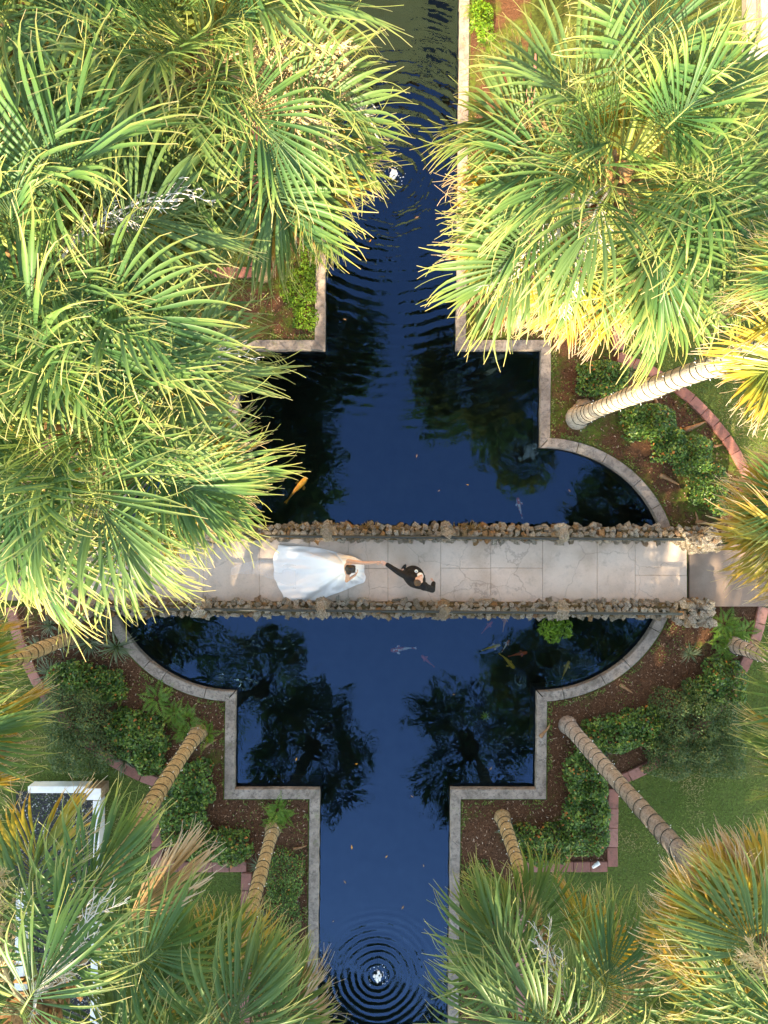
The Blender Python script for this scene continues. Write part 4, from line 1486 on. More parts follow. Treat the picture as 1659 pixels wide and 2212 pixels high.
mb = MB()
mb.tube([(0, 0, -0.02), (0, 0, 0.12), (0, 0, 0.20), (0, 0, 0.215)], [0.27, 0.24, 0.21, 0.15], 14)
for k in range(9):
    a = k * 0.7
    mb.ball((math.cos(a) * 0.22, math.sin(a) * 0.22, 0.03), (0.09, 0.07, 0.07), 8, 5)
p = W(1262, 885, 0)
o = ob('tree_stump', mb.mesh('tree_stump', M['post_brown'], True), None, (p.x, p.y, 0))
tag(o, 'low mossy brown stump beside the pale leaning palm trunk', 'stump')
mb = MB()
pts = [W(522 + 5 * math.sin(t * 3), 1880 + t * 70, 0.03) for t in np.linspace(0, 1, 12)]
mb.tube([q - pts[0] for q in pts], 0.012, 6)
o = ob('cable', mb.mesh('cable', M['white'], True), None, pts[0])
tag(o, 'pale cable running down beside the brick edging near the lower canal', 'cable')
p = W(1283, 1862, 0)
mb = MB()
mb.tube([(0, 0, 0), (0, 0, 0.13)], 0.015, 6)
mb.tube([(-0.07, -0.07, 0.13), (0.0, 0.0, 0.16), (0.07, 0.07, 0.18), (0.075, 0.075, 0.182)], [0.035, 0.045, 0.05, 0.03], 10)
o = ob('spotlight', mb.mesh('spotlight', M['white'], True), None, (p.x, p.y, 0))
tag(o, 'small white garden spotlight by the corner of the brick edging', 'spotlight')

# papyrus shoot standing in the pond
p = W(1045, 1560, ZW)
root = empty('papyrus_shoot', (p.x, p.y, -0.5), 'single thin papyrus shoot standing in the pond', 'plant')
mb = MB(); mb.tube([(0, 0, 0), (0.0, 0.1, 0.4), (-0.02, 0.28, 0.75)], [0.012, 0.010, 0.007], 6)
ob('stem', mb.mesh('stem', M['fern'], True), root)
mb = MB()
for k in range(9):
    a = k * 0.7
    e = Vector((-0.02 + math.cos(a) * 0.13, 0.28 + math.sin(a) * 0.13, 0.78))
    mb.tube([(-0.02, 0.28, 0.75), e.lerp(Vector((-0.02, 0.28, 0.80)), 0.5), e], [0.006, 0.007, 0.002], 4)
ob('leaf_whorl', mb.mesh('leaf_whorl', M['bright_leaf']), root)

# ---------------------------------------------------------------- gravel terrace, plinth, buildings and trees beyond the picture
zt = 0.42
root = empty('terrace_wall', W(203, 1716, 0), 'low white-painted wall with a corner post around the dark gravel terrace', 'wall')
o0 = root.location.copy()


def beam(name, x0, y0, x1, y1, ht, w, mat='white'):
    a = W(x0, y0, ht); b = W(x1, y1, ht)
    mb = MB()
    L = (b - a).length
    mb.box((0, 0, 0), (L, w, ht))
    me = bevel_mesh(mb.mesh(name, M[mat]), 0.008)
    return ob(name, me, root, Vector(((a.x + b.x) / 2, (a.y + b.y) / 2, ht / 2)) - o0, (0, 0, math.atan2(b.y - a.y, b.x - a.x)))


beam('wall_top_beam', 60, 1706, 188, 1706, 0.34, 0.165)
beam('wall_side_beam', 208, 1730, 198, 2500, 0.34, 0.17)
beam('wall_side_beam', 44, 1930, 34, 2500, 0.34, 0.22)
mb = MB(); mb.box((0, 0, 0), (0.33, 0.26, 0.52))
pp_ = W(203, 1715, 0.52)
post = ob('corner_post', bevel_mesh(mb.mesh('corner_post', M['post_brown']), 0.008), root, Vector((pp_.x, pp_.y, 0.26)) - o0)  # brown body puts shade into the sides of the white post
mb = MB(); mb.box((0, 0, 0), (0.345, 0.275, 0.03))
ob('post_cap', bevel_mesh(mb.mesh('post_cap', M['white']), 0.006), post, (0, 0, 0.272))
a, b = W(30, 1712), W(206, 2600)
g = [Vector((W(35, 1708).x, W(35, 1708).y, 0.01)), Vector((W(212, 1708).x, W(212, 1708).y, 0.01)), Vector((W(200, 2600).x, W(200, 2600).y, 0.01)), Vector((W(25, 2600).x, W(25, 2600).y, 0.01))]
structure(ob('gravel_terrace', filled('gravel_terrace', [g], M['gravel_bed'])))
n_ = 9000
x = r.uniform(W(40, 0).x, W(206, 0).x, n_); y = r.uniform(W(0, 2350).y, W(0, 1710).y, n_)
s = r.uniform(0.010, 0.024, n_)
oct_v = np.array([[1, 0, 0], [0, 1, 0], [-1, 0, 0], [0, -1, 0], [0, 0, 0.7]])
V = np.stack([x, y, np.full(n_, 0.012)], 1)[:, None, :] + oct_v[None] * s[:, None, None] * (1 + r.uniform(-0.25, 0.25, (n_, 5, 1)))
F = (np.arange(n_)[:, None, None] * 5 + np.array([[0, 1, 4], [1, 2, 4], [2, 3, 4], [3, 0, 4]])[None]).reshape(-1, 3)
o = ob('gravel', mk('gravel', V.reshape(-1, 3), F, M['pebble'], attr={'rnd': np.repeat(r.random(n_) ** 1.5, 5)}))
o['kind'] = 'stuff'; tag(o, 'black and white gravel covering the walled terrace', 'gravel')

root = empty('stone_plinth', W(1700, 40, 0), 'pale stepped stone plinth on the lawn beyond the broad bushy palm', 'plinth')
o0 = root.location.copy()


def block(name, x0, y0, x1, y1, z0, z1, mat='plinth'):
    a = W(x0, y1, z1); b = W(x1, y0, z1)
    mb = MB(); mb.box((0, 0, 0), (b.x - a.x, b.y - a.y, z1 - z0))
    ob(name, bevel_mesh(mb.mesh(name, M[mat]), 0.012), root, Vector(((a.x + b.x) / 2, (a.y + b.y) / 2, (z0 + z1) / 2)) - o0)


for (y0, y1) in ((-260, 30.5), (31, 46.5), (47, 90)):
    block('step_block', 1613, y0, 1646, y1, 0, 0.25)
block('step_block', 1613, 90.5, 1675, 116, 0, 0.25)
block('step_block', 1675.5, 90.5, 1800, 116, 0, 0.25)
block('plinth_core', 1640, -260, 1800, 96, 0, 0.30, 'plinth')
block('plinth_slab', 1644, -260, 1800, 86, 0.30, 0.52)

# house to the north, seen only as a reflection in the canal
root = empty('garden_house', (0, 21, 0), 'tall beige stucco house beyond the head of the canal', 'house')
mb = MB(); mb.box((0, 0, 6.6), (22, 8, 13.2))
wall = ob('wall', mb.mesh('wall', M['stucco']), root)
mb = MB(); mb.box((0, 0, 13.4), (22.8, 8.8, 0.4))
ob('roof', mb.mesh('roof', M['roof_tile']), root)
mb = MB(); mb.box((0, 0, 0), (0.9, 0.1, 1.5))
wm = mb.mesh('window', M['eye'])
for fl_ in range(3):
    for k in range(6):
        ob('window', wm, root, (-9.6 + 3.6 * k + (0.6 if k > 2 else 0), -4.02, 2.4 + 4.1 * fl_))
mb = MB(); mb.box((0, 0, 0), (1.2, 0.1, 2.3))
ob('door', mb.mesh('door', M['post_brown']), root, (0, -4.03, 1.15))


def oak(label, x, y, zc, rx, ry, rz, seed, nleaf=5200):  # unseen trees, crowns placed and shaped to cast the garden's shade
    rr = np.random.default_rng(seed)
    root = empty('oak_tree', (x, y, 0), label, 'tree', 'oak trees south of the garden')
    mb = MB()
    mb.tube([(0, 0, -0.1), (0.1, 0, zc * 0.3), (0, 0.1, zc * 0.7)], [0.42, 0.33, 0.22], 10)
    for k in range(7):
        a = k * 0.9
        e = Vector((math.cos(a) * rx * 0.7, math.sin(a) * ry * 0.7, zc + rr.uniform(-0.3, 0.5) * rz))
        mb.tube([(0.02, 0.05, zc * 0.5), Vector((0, 0, zc * 0.7)).lerp(e, 0.5) + Vector((0, 0, 0.4)), e], [0.2, 0.12, 0.04], 6)
    ob('trunk', mb.mesh('trunk', M['twig'], True), root)
    nc = 46
    cc = rr.normal(size=(nc, 3)); cc /= np.linalg.norm(cc, axis=1, keepdims=True)
    cc *= rr.uniform(0.35, 0.86, (nc, 1))
    pk = cc[rr.integers(0, nc, nleaf)] + rr.normal(0, 0.17, (nleaf, 3))
    P = pk * np.array([rx, ry, rz]) + np.array([0, 0, zc])
    N = rr.normal(size=(nleaf, 3)); N /= np.linalg.norm(N, axis=1, keepdims=True)
    ob('crown', leaf_cloud('crown', P, N, 0.46, 0.7, M['oak_leaf'], rr), root)


oak('wide dark oak behind the gravel terrace', -19.5, -25.5, 11.4, 6.4, 4.6, 9.2, 31, 11000)
oak('tall dark oak in line with the lower canal', -11.2, -25.5, 11.4, 5.6, 4.4, 9.0, 32, 14000)
oak('dark oak beyond the palm with blue-green fan fronds', -4.0, -25.0, 11.4, 5.2, 4.2, 9.0, 33, 15000)
oak('lower rounded oak beyond the long grey palm trunk', 2.0, -24.0, 7.8, 4.8, 3.6, 8.3, 34, 11000)
oak('unseen slim tall oak added for shade beside the oak behind the gravel terrace', -15.4, -28.0, 12.6, 4.4, 3.6, 9.2, 37, 10000)  # added out of view to block sun patches on the left deck
oak('unseen slim tall oak added for shade between two broader oaks', -7.8, -28.0, 12.6, 4.4, 3.6, 9.2, 36, 10000)  # added out of view to keep sun patches off the gown
oak('distant oak past the corner of the lawn', 13.0, -25.5, 8.0, 4.6, 4.0, 7.0, 35)

# ---------------------------------------------------------------- bubblers and koi


def bubbler(label, p, seed):
    r_ = random.Random(seed)
    root = empty('bubbler_fountain', p, label, 'fountain', 'bubbling fountains')
    mb = MB()
    mb.tube([(0, 0, -0.8), (0, 0, -0.04)], 0.03, 8)
    ob('nozzle', mb.mesh('nozzle', M['rail']), root)
    mb = MB()
    for k in range(26):
        a = r_.uniform(0, 6.28); q = r_.random() ** 0.8 * 0.11
        hgt = 0.20 * (1 - q / 0.13)
        s = r_.uniform(0.02, 0.042)
        mb.ball((math.cos(a) * q * 0.8, math.sin(a) * q * 1.15, r_.uniform(0, max(0.02, hgt))), (s, s * r_.uniform(0.8, 1.4), s), 7, 5)
    ob('water_jet', mb.mesh('water_jet', M['foam'], True), root)
    mb = MB()
    for k in range(26):
        a = r_.uniform(0, 6.28); q = r_.gauss(0.22, 0.06)
        s = r_.uniform(0.004, 0.010)
        mb.ball((math.cos(a) * q, math.sin(a) * q, 0.004), (s * r_.uniform(1, 2.6), s, 0.006), 6, 4, rot=Matrix.Rotation(a + 1.57, 3, 'Z'))
    ob('foam', mb.mesh('foam', M['foam'], True), root)['kind'] = 'stuff'


bubbler('white bubbling fountain jet in the upper canal between overhanging palm fronds', FA, 1)
bubbler('white bubbling fountain jet ringed by ripples in the lower canal', FB, 2)


def koi_mesh(mat, bend):
    mb = MB()
    n_ = 14; V = []; F = []
    sp = []
    for i in range(n_ + 1):
        u = i / n_
        a = bend * math.sin(u * 2.6) * u
        sp.append(Vector((0.5 - u * 0.86, 0.10 * a, 0)))
    for i, c in enumerate(sp):
        u = i / n_
        w = 0.100 * (math.sin(min(1.0, (u + 0.035) ** 0.55) * PI * 0.94)) * (1 - 0.45 * u) + 0.006
        hh_ = w * 1.15
        for k in range(8):
            t = 2 * PI * k / 8
            V.append((c.x, c.y + w * math.cos(t), c.z + hh_ * math.sin(t)))
    for i in range(n_):
        for k in range(8):
            F.append((i * 8 + k, i * 8 + (k + 1) % 8, (i + 1) * 8 + (k + 1) % 8, (i + 1) * 8 + k))
    F += [tuple(range(8)), tuple(n_ * 8 + k for k in range(7, -1, -1))]
    mb.add(V, F)
    e = sp[-1]
    return mb.mesh('body', mat, True), e


def fin(pts, th, mat, name):
    pts = [Vector(p) for p in pts]
    n_ = len(pts)
    V = [p + Vector((0, 0, th)) for p in pts] + [p - Vector((0, 0, th)) for p in pts]
    F = [tuple(range(n_)), tuple(range(2 * n_ - 1, n_ - 1, -1))] + [(i, i + n_, (i + 1) % n_ + n_, (i + 1) % n_) for i in range(n_)]
    return mk(name, V, F, mat)


def koi(label, px, py, head, length, mat, bend=0.5, depth=0.10):
    p = W(px, py, ZW - depth)
    root = empty('koi_fish', p, label, 'fish', 'koi in the pond')
    root.rotation_euler = (0, 0, math.radians(head))
    root.scale = (length,) * 3
    me, e = koi_mesh(M[mat], bend)
    ob('body', me, root)
    ob('tail_fin', fin([(e.x + 0.03, e.y + 0.012, 0), (e.x - 0.10, e.y + 0.045, 0.03), (e.x - 0.15, e.y + 0.03, 0.04), (e.x - 0.10, e.y, 0.0), (e.x - 0.15, e.y - 0.02, -0.04), (e.x - 0.10, e.y - 0.03, -0.03), (e.x + 0.03, e.y - 0.012, 0)], 0.004, M[mat], 'tail_fin'), root)
    for sg in (1, -1):
        ob('pectoral_fin', fin([(0.28, 0.075 * sg, -0.02), (0.24, 0.15 * sg, -0.02), (0.17, 0.175 * sg, -0.02), (0.14, 0.14 * sg, -0.02), (0.19, 0.085 * sg, -0.02)], 0.003, M[mat], 'pectoral_fin'), root)
    ob('dorsal_fin', fin([(0.18, 0.004, 0.10), (0.05, 0.004, 0.135), (-0.14, 0.004, 0.085), (-0.14, -0.004, 0.085), (0.05, -0.004, 0.135), (0.18, -0.004, 0.10)], 0.003, M[mat], 'dorsal_fin'), root)
    for sg in (1, -1):
        mb = MB(); mb.ball((0.43, 0.045 * sg, 0.03), 0.011, 6, 4)
        ob('eye', mb.mesh('eye', M['eye'], True), root)


koi('large golden koi under the edge of the drooping palm fronds', 640, 1060, 52, 0.85, 'koi_orange', 0.5, 0.04)
koi('white and red koi swimming in the open blue water below the bridge', 872, 1403, 184, 0.66, 'koi_white', -0.6, 0.12)
koi('slender pale koi just above the parapet by the curved pond lobe', 1124, 1098, 105, 0.55, 'koi_white', 0.5, 0.12)
koi('dim red koi in open water beside the dark palm reflection', 925, 1428, 140, 0.45, 'koi_red', 0.4, 0.2)
koi('orange koi close under the parapet with the green shrub', 1090, 1348, 80, 0.42, 'koi_orange', 0.4, 0.13)
koi('dark red koi near the parapet beside the orange koi', 1052, 1356, 50, 0.42, 'koi_red', 0.4, 0.16)
koi('yellow koi heading away from the curved lobe below the green shrub', 1060, 1400, 20, 0.50, 'koi_yellow', 0.6, 0.16)
koi('pale yellow koi with a curved body among the other koi', 1093, 1428, -40, 0.55, 'koi_yellow', 1.2, 0.14)
koi('bright red koi resting level with the green shrub', 1118, 1414, 14, 0.50, 'koi_red', 0.3, 0.10)
koi('small white and red koi nosing towards the bright red koi', 1092, 1396, 60, 0.36, 'koi_white', 0.3, 0.12)
koi('dusky golden koi at the mouth of the curved lobe', 1222, 1448, 70, 0.5, 'koi_yellow', 0.5, 0.22)
lf = MB()
lf.add([(-0.05, 0, 0), (0, -0.018, 0.006), (0.055, 0.004, 0.002), (0.0, 0.018, 0.006)], [(0, 1, 2, 3)])
lf.add([(-0.05, 0, -0.003), (0, -0.018, 0.002), (0.055, 0.004, -0.001), (0.0, 0.018, 0.002)], [(3, 2, 1, 0)])
leaf_a = lf.mesh('floating_leaf', M['boot_piece'])
leaf_b = leaf_a.copy(); leaf_b.materials.clear(); leaf_b.materials.append(M['koi_orange'])
rf = random.Random(8)
for px, py in ((1010, 1047), (948, 1060), (900, 985), (745, 690), (930, 640), (770, 1650), (890, 1720), (760, 1830), (835, 1850), (745, 1905), (870, 1960), (720, 1990), (980, 1500), (1100, 1240), (915, 1870), (1060, 1660), (640, 1640), (1230, 1060), (800, 520), (900, 470)):
    p = W(px, py, ZW)
    o = ob('floating_leaf', leaf_b if rf.random() < 0.25 else leaf_a, None, (p.x, p.y, ZW + 0.006), (0, 0, rf.uniform(0, 6.3)), (rf.uniform(0.6, 1.2),) * 3)
    tag(o, 'tiny fallen leaf floating on the pond surface', 'leaf', 'leaves floating on the pond')
#--PEOPLE--

# ---------------------------------------------------------------- the couple


def remesh_obj(name, prims, mats, voxel, parent, org, smooth_it=4):
    """one continuous skin grown over tapered capsules and ellipsoids"""
    mb = MB()
    for p in prims:
        if p[0] == 'c':
            _, a, ra, b, rb = p
            a = Vector(a); b = Vector(b)
            n_ = max(3, int((b - a).length / max(0.006, min(ra, rb)) * 1.3) + 2)
            n_ = min(n_, 26)
            mb.tube([a.lerp(b, i / (n_ - 1)) for i in range(n_)], [ra + (rb - ra) * i / (n_ - 1) for i in range(n_)], 14)
            mb.ball(a, ra, 14, 10); mb.ball(b, rb, 14, 10)
        else:
            _, c, rr, rot = p
            mb.ball(c, rr, 20, 14, rot=rot)
    mb.v = [tuple(Vector(v) - Vector(org)) for v in mb.v]
    me = mb.mesh(name + '_src', mats)
    tmp = ob(name + '_src', me)
    md = tmp.modifiers.new('r', 'REMESH'); md.mode = 'VOXEL'; md.voxel_size = voxel
    sm = tmp.modifiers.new('s', 'SMOOTH'); sm.iterations = smooth_it; sm.factor = 0.5
    dg = bpy.context.evaluated_depsgraph_get()
    out = bpy.data.meshes.new_from_object(tmp.evaluated_get(dg))
    out.name = name
    bpy.data.objects.remove(tmp)
    out.materials.clear()
    out.materials.append(mats)
    out.polygons.foreach_set('use_smooth', np.ones(len(out.polygons), dtype=bool))
    return ob(name, out, parent)


def hand(prims, wrist, direction, palm_n, thumb_side, s=1.0, curl=0.5, r=0.0085):
    """palm plus five bent fingers; palm_n is the palm's facing normal"""
    d = Vector(direction).normalized(); n_ = Vector(palm_n); n_ = (n_ - d * n_.dot(d)).normalized()
    sd = Vector(thumb_side); sd = (sd - d * sd.dot(d) - n_ * sd.dot(n_)).normalized()
    w = Vector(wrist)
    for k, off in enumerate((0.030, 0.010, -0.010, -0.028)):
        base = w + d * 0.020 * s + sd * off * 0.6 * s
        kn = w + d * 0.088 * s + sd * off * s
        prims.append(('c', base, 0.014 * s, kn, 0.0115 * s))
        L = (0.070, 0.078, 0.072, 0.056)[k] * s
        q = kn; a = curl * 0.35
        for j in range(3):
            dd = d * math.cos(a) + n_ * math.sin(a)
            q2 = q + dd * L * (0.44, 0.31, 0.25)[j]
            prims.append(('c', q, r * (1 - 0.08 * j), q2, r * (0.92 - 0.08 * j)))
            q = q2; a += curl * 0.75
    t0 = w + d * 0.025 * s + sd * 0.020 * s
    t1 = t0 + (d * 0.55 + sd * 0.75 + n_ * 0.25).normalized() * 0.042 * s
    t2 = t1 + (d * 0.8 + sd * 0.35 + n_ * 0.4).normalized() * 0.034 * s
    t3 = t2 + (d * 0.9 + n_ * 0.4).normalized() * 0.026 * s
    prims += [('c', t0, 0.014 * s, t1, 0.011 * s), ('c', t1, 0.0105 * s, t2, 0.0095 * s), ('c', t2, 0.009 * s, t3, 0.008 * s)]


def head_prims(c, fwd, up, s=1.0):
    """skull, jaw, nose, brow, ears around centre c"""
    f = Vector(fwd).normalized(); u = Vector(up); u = (u - f * u.dot(f)).normalized(); l = u.cross(f)
    R = Matrix((f, l, u)).transposed()
    P_ = [('e', c, (0.098 * s, 0.077 * s, 0.108 * s), R),
          ('e', c + f * 0.022 * s - u * 0.055 * s, (0.068 * s, 0.060 * s, 0.066 * s), R),
          ('e', c + f * 0.082 * s - u * 0.092 * s, (0.022 * s, 0.026 * s, 0.018 * s), R),
          ('c', c + f * 0.088 * s + u * 0.012 * s, 0.010 * s, c + f * 0.112 * s - u * 0.032 * s, 0.013 * s),
          ('c', c + f * 0.078 * s + l * 0.036 * s + u * 0.020 * s, 0.014 * s, c + f * 0.084 * s + l * 0.012 * s + u * 0.020 * s, 0.013 * s),
          ('c', c + f * 0.078 * s - l * 0.036 * s + u * 0.020 * s, 0.014 * s, c + f * 0.084 * s - l * 0.012 * s + u * 0.020 * s, 0.013 * s)]
    for sg in (1, -1):
        P_.append(('e', c + l * 0.079 * s * sg - u * 0.012 * s - f * 0.005 * s, (0.020 * s, 0.010 * s, 0.030 * s), R))
    return P_, f, l, u, R


def face_parts(root, org, c, f, l, u, R, s=1.0):
    for sg in (1, -1):
        mb = MB(); mb.ball(c + f * 0.083 * s + l * 0.031 * s * sg - u * 0.002 * s - org, (0.010 * s, 0.014 * s, 0.007 * s), 8, 5, rot=R)
        ob('eye', mb.mesh('eye', M['eye'], True), root)
    mb = MB(); mb.ball(c + f * 0.088 * s - u * 0.060 * s - org, (0.012 * s, 0.024 * s, 0.009 * s), 8, 5, rot=R)
    ob('mouth', mb.mesh('mouth', M['lip'], True), root)


# the bride: faces along +X towards the groom, left arm reaching out to him
org = Vector((-0.80, -1.30, ZD))
bride = empty('person', org, 'woman in a white strapless gown with a spread train and dark pinned-up hair', 'person', 'bridal couple')
hc = Vector((-0.735, -1.283, 1.66))
pr, f, l, u, R = head_prims(hc, (0.86, -0.10, -0.38), (0.35, 0, 0.9))
shL, shR = Vector((-0.82, -1.125, 1.46)), Vector((-0.83, -1.475, 1.45))
pr += [('c', (-0.80, -1.295, 1.46), 0.056, (-0.755, -1.287, 1.60), 0.052),
       ('c', (-0.83, -1.21, 1.455), 0.066, (-0.83, -1.39, 1.45), 0.066),
       ('e', (-0.82, -1.30, 1.36), (0.105, 0.155, 0.14), None),
       ('e', (-0.83, -1.30, 1.15), (0.088, 0.120, 0.18), None),
       ('e', (-0.84, -1.30, 0.98), (0.110, 0.150, 0.14), None)]
elL, wrL = Vector((-0.475, -1.175, 1.33)), Vector((-0.185, -1.165, 1.30))
pr += [('c', shL, 0.052, elL, 0.040), ('c', elL, 0.038, wrL, 0.026)]
hand(pr, wrL, (0.97, -0.05, -0.08), (0.0, 0.1, -1), (0, -1, 0), 0.98, 0.55)
elR, wrR = Vector((-0.87, -1.60, 1.18)), Vector((-0.66, -1.45, 1.32))
pr += [('c', shR, 0.052, elR, 0.041), ('c', elR, 0.039, wrR, 0.027)]
hand(pr, wrR, (0.55, 0.75, 0.30), (-0.8, 0.5, 0.0), (0, 0, 1), 0.98, 0.7)
for sg in (1, -1):      # legs under the gown
    hp = Vector((-0.84, -1.30 + 0.075 * sg, 0.95))
    kn = Vector((-0.80, -1.30 + 0.08 * sg, 0.58)); an = Vector((-0.83, -1.30 + 0.085 * sg, 0.20))
    pr += [('c', hp, 0.085, kn, 0.055), ('c', kn, 0.053, an, 0.034), ('c', an, 0.034, an + Vector((0.14, 0.01 * sg, -0.05)), 0.026)]
remesh_obj('body', pr, M['skin'], 0.0085, bride, org, 3)
face_parts(bride, org, hc, f, l, u, R)
# hair: smooth cap and a low rolled bun
hp_ = [('e', hc - f * 0.018 + u * 0.022, (0.108, 0.092, 0.108), R), ('e', hc - f * 0.085 - u * 0.02, (0.065, 0.085, 0.07), R),
       ('e', hc - f * 0.03 + u * 0.045, (0.10, 0.085, 0.085), R), ('e', hc + f * 0.02 + l * 0.060 + u * 0.01, (0.07, 0.03, 0.07), R), ('e', hc + f * 0.02 - l * 0.060 + u * 0.01, (0.07, 0.03, 0.07), R),
       ('e', hc - f * 0.05 - l * 0.09 - u * 0.03, (0.06, 0.05, 0.07), R)]
remesh_obj('hair', hp_, M['hair_dark'], 0.010, bride, org, 4)
bp2 = [('e', (-0.805, -1.30, 1.30), (0.135, 0.185, 0.115), None), ('e', (-0.735, -1.235, 1.33), (0.085, 0.085, 0.075), None), ('e', (-0.735, -1.365, 1.33), (0.085, 0.085, 0.075), None),
       ('e', (-0.83, -1.30, 1.14), (0.115, 0.145, 0.16), None), ('e', (-0.835, -1.30, 1.0), (0.14, 0.18, 0.12), None)]
bod = remesh_obj('bodice', bp2, M['dress'], 0.012, bride, org, 5)
# gown skirt with the train laid out behind her
hem = [(787, 1222), (783, 1212), (768, 1205), (748, 1199), (720, 1191), (690, 1184), (655, 1180), (625, 1179), (603, 1177), (600, 1185), (593, 1196), (590, 1212), (592, 1228), (591, 1245), (597, 1258), (602, 1270), (610, 1283), (618, 1300), (634, 1299), (648, 1303), (668, 1297), (690, 1296), (712, 1287), (735, 1279), (756, 1270), (772, 1263), (786, 1258), (790, 1247), (787, 1237)]
hw = [W(x, y, ZD + 0.02) for x, y in hem]
nh = len(hw); NJ = 180; NK = 34
wc = Vector((-0.835, -1.30, 1.06))
V = []
for j in range(NJ):
    tj = j / NJ * nh
    i0 = int(tj) % nh; fr_ = tj - int(tj)
    p0, p1, p2, p3 = hw[(i0 - 1) % nh], hw[i0], hw[(i0 + 1) % nh], hw[(i0 + 2) % nh]
    hp = 0.5 * ((2 * p1) + (p2 - p0) * fr_ + (2 * p0 - 5 * p1 + 4 * p2 - p3) * fr_ ** 2 + (3 * p1 - p0 - 3 * p2 + p3) * fr_ ** 3)
    dv = Vector((hp.x - wc.x, hp.y - wc.y, 0)); L = dv.length; an = math.atan2(dv.y, dv.x)
    w0 = Vector((wc.x + 0.12 * math.cos(an), wc.y + 0.155 * math.sin(an), wc.z))
    pexp = 1.25 + 1.15 * min(2.0, L)
    for k in range(NK + 1):
        t = k / NK
        q = w0.lerp(hp, t ** 1.02)
        z = ZD + 0.012 + (wc.z - ZD - 0.012) * (1 - t) ** pexp
        fold = t * (1 - 0.35 * t) * (0.085 * math.sin(an * 11 + 1.5 * math.sin(an * 3)) + 0.035 * math.sin(an * 23 + 2.0 + t * 1.5))
        wr = 0.09 * t * mnoise.noise(Vector((q.x * 2.4, q.y * 7.5, 2.0)))
        z2 = max(ZD + 0.012, z + (fold + wr + 0.03 * t) * (1.0 if L > 0.5 else 0.5) * (1 - 0.6 * t ** 6))
        if L < 0.55:
            sway = 0.10 * math.sin(PI * t) * 1.2
            q = q + dv.normalized() * sway * 0.4
        V.append((q.x - org.x, q.y - org.y, z2 - org.z))
F = []
for j in range(NJ):
    j2 = (j + 1) % NJ
    for k in range(NK):
        F.append((j * (NK + 1) + k, j * (NK + 1) + k + 1, j2 * (NK + 1) + k + 1, j2 * (NK + 1) + k))
ob('gown_skirt', mk('gown_skirt', V, F, M['dress'], smooth=True), bride)
# sheer veil on the deck behind the train
V = []; F = []
vx = np.linspace(498, 640, 20)
for x in vx:
    t = (x - 498) / 142
    for k in range(7):
        y = 1244 + 18 * math.sin(x * 0.02) + (k / 6 - 0.5) * (16 + 38 * t)
        p = W(x, y, ZD + 0.02)
        z = ZD + 0.012 + 0.02 * (0.5 + 0.5 * math.sin(k * 1.9 + x * 0.05)) + 0.10 * max(0, t - 0.75)
        V.append((p.x - org.x, p.y - org.y, z - org.z))
for i in range(19):
    for k in range(6):
        F.append((i * 7 + k, i * 7 + k + 1, (i + 1) * 7 + k + 1, (i + 1) * 7 + k))
ob('veil', mk('veil', V, F, M['veil'], smooth=True), bride)
mb = MB()
for sg in (1, -1):
    mb.ball(hc + l * 0.088 * sg - u * 0.04 - org, 0.009, 8, 6)
ob('earrings', mb.mesh('earrings', M['petal'], True), bride)

# the groom: leans back facing away from the parapet behind him, left hand holding hers
org = Vector((0.66, -1.42, ZD))
groom = empty('person', org, 'man in a black suit leaning back with face upturned, white boutonniere on his lapel', 'person', 'bridal couple')
fw = Vector((0.50, 0.866, 0)); rt = Vector((0.866, -0.50, 0))
hc = Vector((0.785, -1.535, 1.70))
pr, f, l, u, R = head_prims(hc, (0.30, 0.62, 0.72), (-0.40, -0.60, 0.70), 1.06)
shc = Vector((0.75, -1.60, 1.46))
shL = shc - rt * 0.195; shR = shc + rt * 0.195
hip = Vector((0.69, -1.49, 0.98))
body = pr + [('c', shc + Vector((0, 0, 0.0)), 0.062, hc - u * 0.09 - f * 0.02, 0.058),
             ('e', shc.lerp(hip, 0.28), (0.17, 0.14, 0.20), None), ('e', shc.lerp(hip, 0.7), (0.15, 0.13, 0.20), None)]
elL = Vector((0.315, -1.375, 1.30)); wrL = Vector((0.060, -1.205, 1.285))
elR = Vector((1.115, -1.80, 1.23)); wrR = Vector((1.165, -1.655, 1.04))
body += [('c', shL, 0.055, elL, 0.043), ('c', elL, 0.042, wrL, 0.030), ('c', shR, 0.055, elR, 0.043), ('c', elR, 0.042, wrR, 0.030), ('c', shL, 0.06, shR, 0.06)]
hand(body, wrL, (-0.88, 0.45, 0.05), (0.1, 0.2, 1), (-0.3, -0.9, 0), 1.06, 0.75, 0.0095)
hand(body, wrR, (-0.10, 0.35, -0.6), (-0.8, -0.2, 0), (0.2, 0.9, 0.3), 1.06, 0.8, 0.0095)
legs = []
fts = (Vector((0.42, -1.50, ZD)), Vector((0.70, -1.56, ZD)))
for k, ft in enumerate(fts):
    hp = hip + (rt * (0.085 if k else -0.085)) + Vector((0, 0, -0.03))
    an = ft + Vector((0, 0, 0.09)) - fw * 0.03
    kn = hp.lerp(an, 0.48) + fw * (0.11 if k else 0.03)
    legs += [('c', hp, 0.088, kn, 0.062), ('c', kn, 0.060, an, 0.042)]
body += legs + [('c', ft + Vector((0, 0, 0.06)), 0.04, ft + fw * 0.12 + Vector((0, 0, 0.045)), 0.034) for ft in fts]
remesh_obj('body', body, M['skin_pale'], 0.0085, groom, org, 3)
face_parts(groom, org, hc, f, l, u, R, 1.06)
hp_ = [('e', hc - f * 0.042 + u * 0.030, (0.092, 0.090, 0.102), R), ('e', hc - f * 0.06 - u * 0.03, (0.065, 0.084, 0.075), R), ('e', hc + f * 0.005 + u * 0.078, (0.085, 0.080, 0.050), R), ('e', hc + f * 0.05 + u * 0.092, (0.045, 0.062, 0.028), R)]
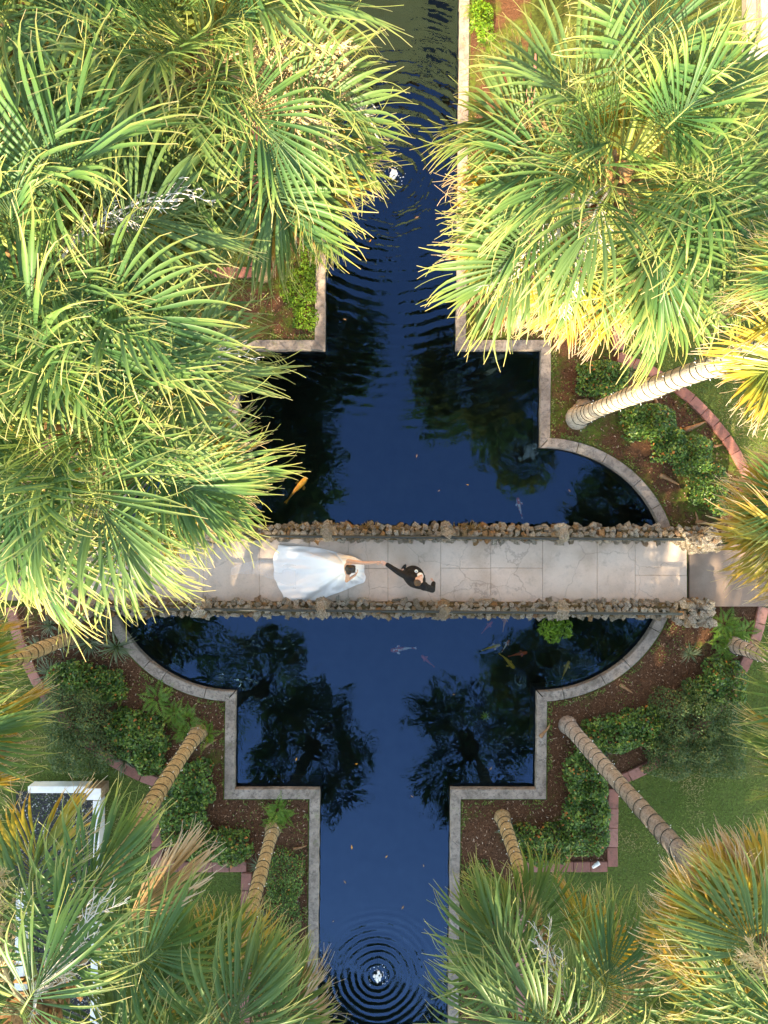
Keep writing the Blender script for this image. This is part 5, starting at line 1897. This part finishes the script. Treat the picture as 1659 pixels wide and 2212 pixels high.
remesh_obj('hair', hp_, M['hair_brown'], 0.010, groom, org, 3)
# jacket and trousers
t_ = lambda s: shc.lerp(hip, s)
fx = Matrix((rt, fw, Vector((0, 0, 1)))).transposed()
jk = [('e', t_(0.18) - fw * 0.01, (0.25, 0.16, 0.20), fx), ('e', t_(0.52), (0.26, 0.22, 0.24), fx), ('e', t_(0.92) - Vector((0, 0, 0.02)), (0.26, 0.24, 0.24), fx),
      ('c', shL + Vector((0, 0, 0.005)), 0.105, shR + Vector((0, 0, 0.005)), 0.105),
      ('c', shL, 0.092, elL, 0.072), ('c', elL, 0.070, elL.lerp(wrL, 0.93), 0.052), ('c', shR, 0.092, elR, 0.075), ('c', elR, 0.072, elR.lerp(wrR, 0.9), 0.053)]
remesh_obj('jacket', jk, M['suit'], 0.013, groom, org, 4)
tr_ = [('e', hip - Vector((0, 0, 0.03)), (0.17, 0.135, 0.14), fx)]
for k, ft in enumerate(fts):
    hp = hip + (rt * (0.085 if k else -0.085)) + Vector((0, 0, -0.03))
    an = ft + Vector((0, 0, 0.05)) - fw * 0.03
    kn = hp.lerp(an, 0.48) + fw * (0.11 if k else 0.03)
    tr_ += [('c', hp, 0.105, kn, 0.084), ('c', kn, 0.082, an, 0.066)]
remesh_obj('trousers', tr_, M['suit'], 0.013, groom, org, 4)
for ft in fts:
    mb = MB()
    mb.ball(ft + Vector((0, 0, 0.05)) - fw * 0.02 - org, (0.05, 0.075, 0.055), 12, 8, rot=fx)
    mb.ball(ft + fw * 0.13 + Vector((0, 0, 0.038)) - org, (0.050, 0.115, 0.040), 12, 8, rot=fx)
    ob('shoe', mb.mesh('shoe', M['shoe'], True), groom)
# shirt front, collar, tie-less opening, lapels
sh = [('e', t_(0.20) + fw * 0.12 + rt * 0.02 + Vector((0, 0, 0.02)), (0.088, 0.10, 0.155), fx), ('e', t_(0.02) + fw * 0.045 + Vector((0, 0, 0.05)), (0.085, 0.075, 0.06), fx)]
remesh_obj('shirt', sh, M['shirt'], 0.010, groom, org, 3)
for sg in (1, -1):
    a0 = t_(0.0) + fw * 0.13 + rt * 0.115 * sg + Vector((0, 0, 0.045)) - org
    a1 = t_(0.20) + fw * 0.205 + rt * 0.125 * sg - org
    a2 = t_(0.52) + fw * 0.225 + rt * 0.01 * sg - org
    a3 = t_(0.22) + fw * 0.222 + rt * 0.075 * sg - org
    nn = Vector((0, 0, 0.008)) + fw * 0.008
    V = [a0, a1, a2, a3, a0 - nn, a1 - nn, a2 - nn, a3 - nn]
    ob('lapel', mk('lapel', V, [(0, 1, 2, 3), (7, 6, 5, 4), (0, 4, 5, 1), (1, 5, 6, 2), (2, 6, 7, 3), (3, 7, 4, 0)], M['suit']), groom)
bt = t_(0.10) + fw * 0.200 - rt * 0.125 + Vector((0, 0, 0.045)) - org
fo = MB()
for k in range(9):
    a = k * 2 * PI / 9
    fo.ball(bt + rt * math.cos(a) * 0.026 + fw * math.sin(a) * 0.022 + Vector((0, 0, math.sin(a) * 0.012)), (0.018, 0.018, 0.014), 8, 5)
bo = ob('boutonniere', fo.mesh('boutonniere', M['petal'], True), groom)
mb = MB(); mb.ball(bt + Vector((0, 0, 0.018)) + fw * 0.006, 0.010, 8, 5)
ob('flower_centre', mb.mesh('flower_centre', M['twig'], True), bo)
mb = MB(); mb.tube([elL.lerp(wrL, 0.90) - org, elL.lerp(wrL, 0.985) - org], [0.041, 0.038], 12)
ob('shirt_cuff', mb.mesh('shirt_cuff', M['shirt'], True), groom)
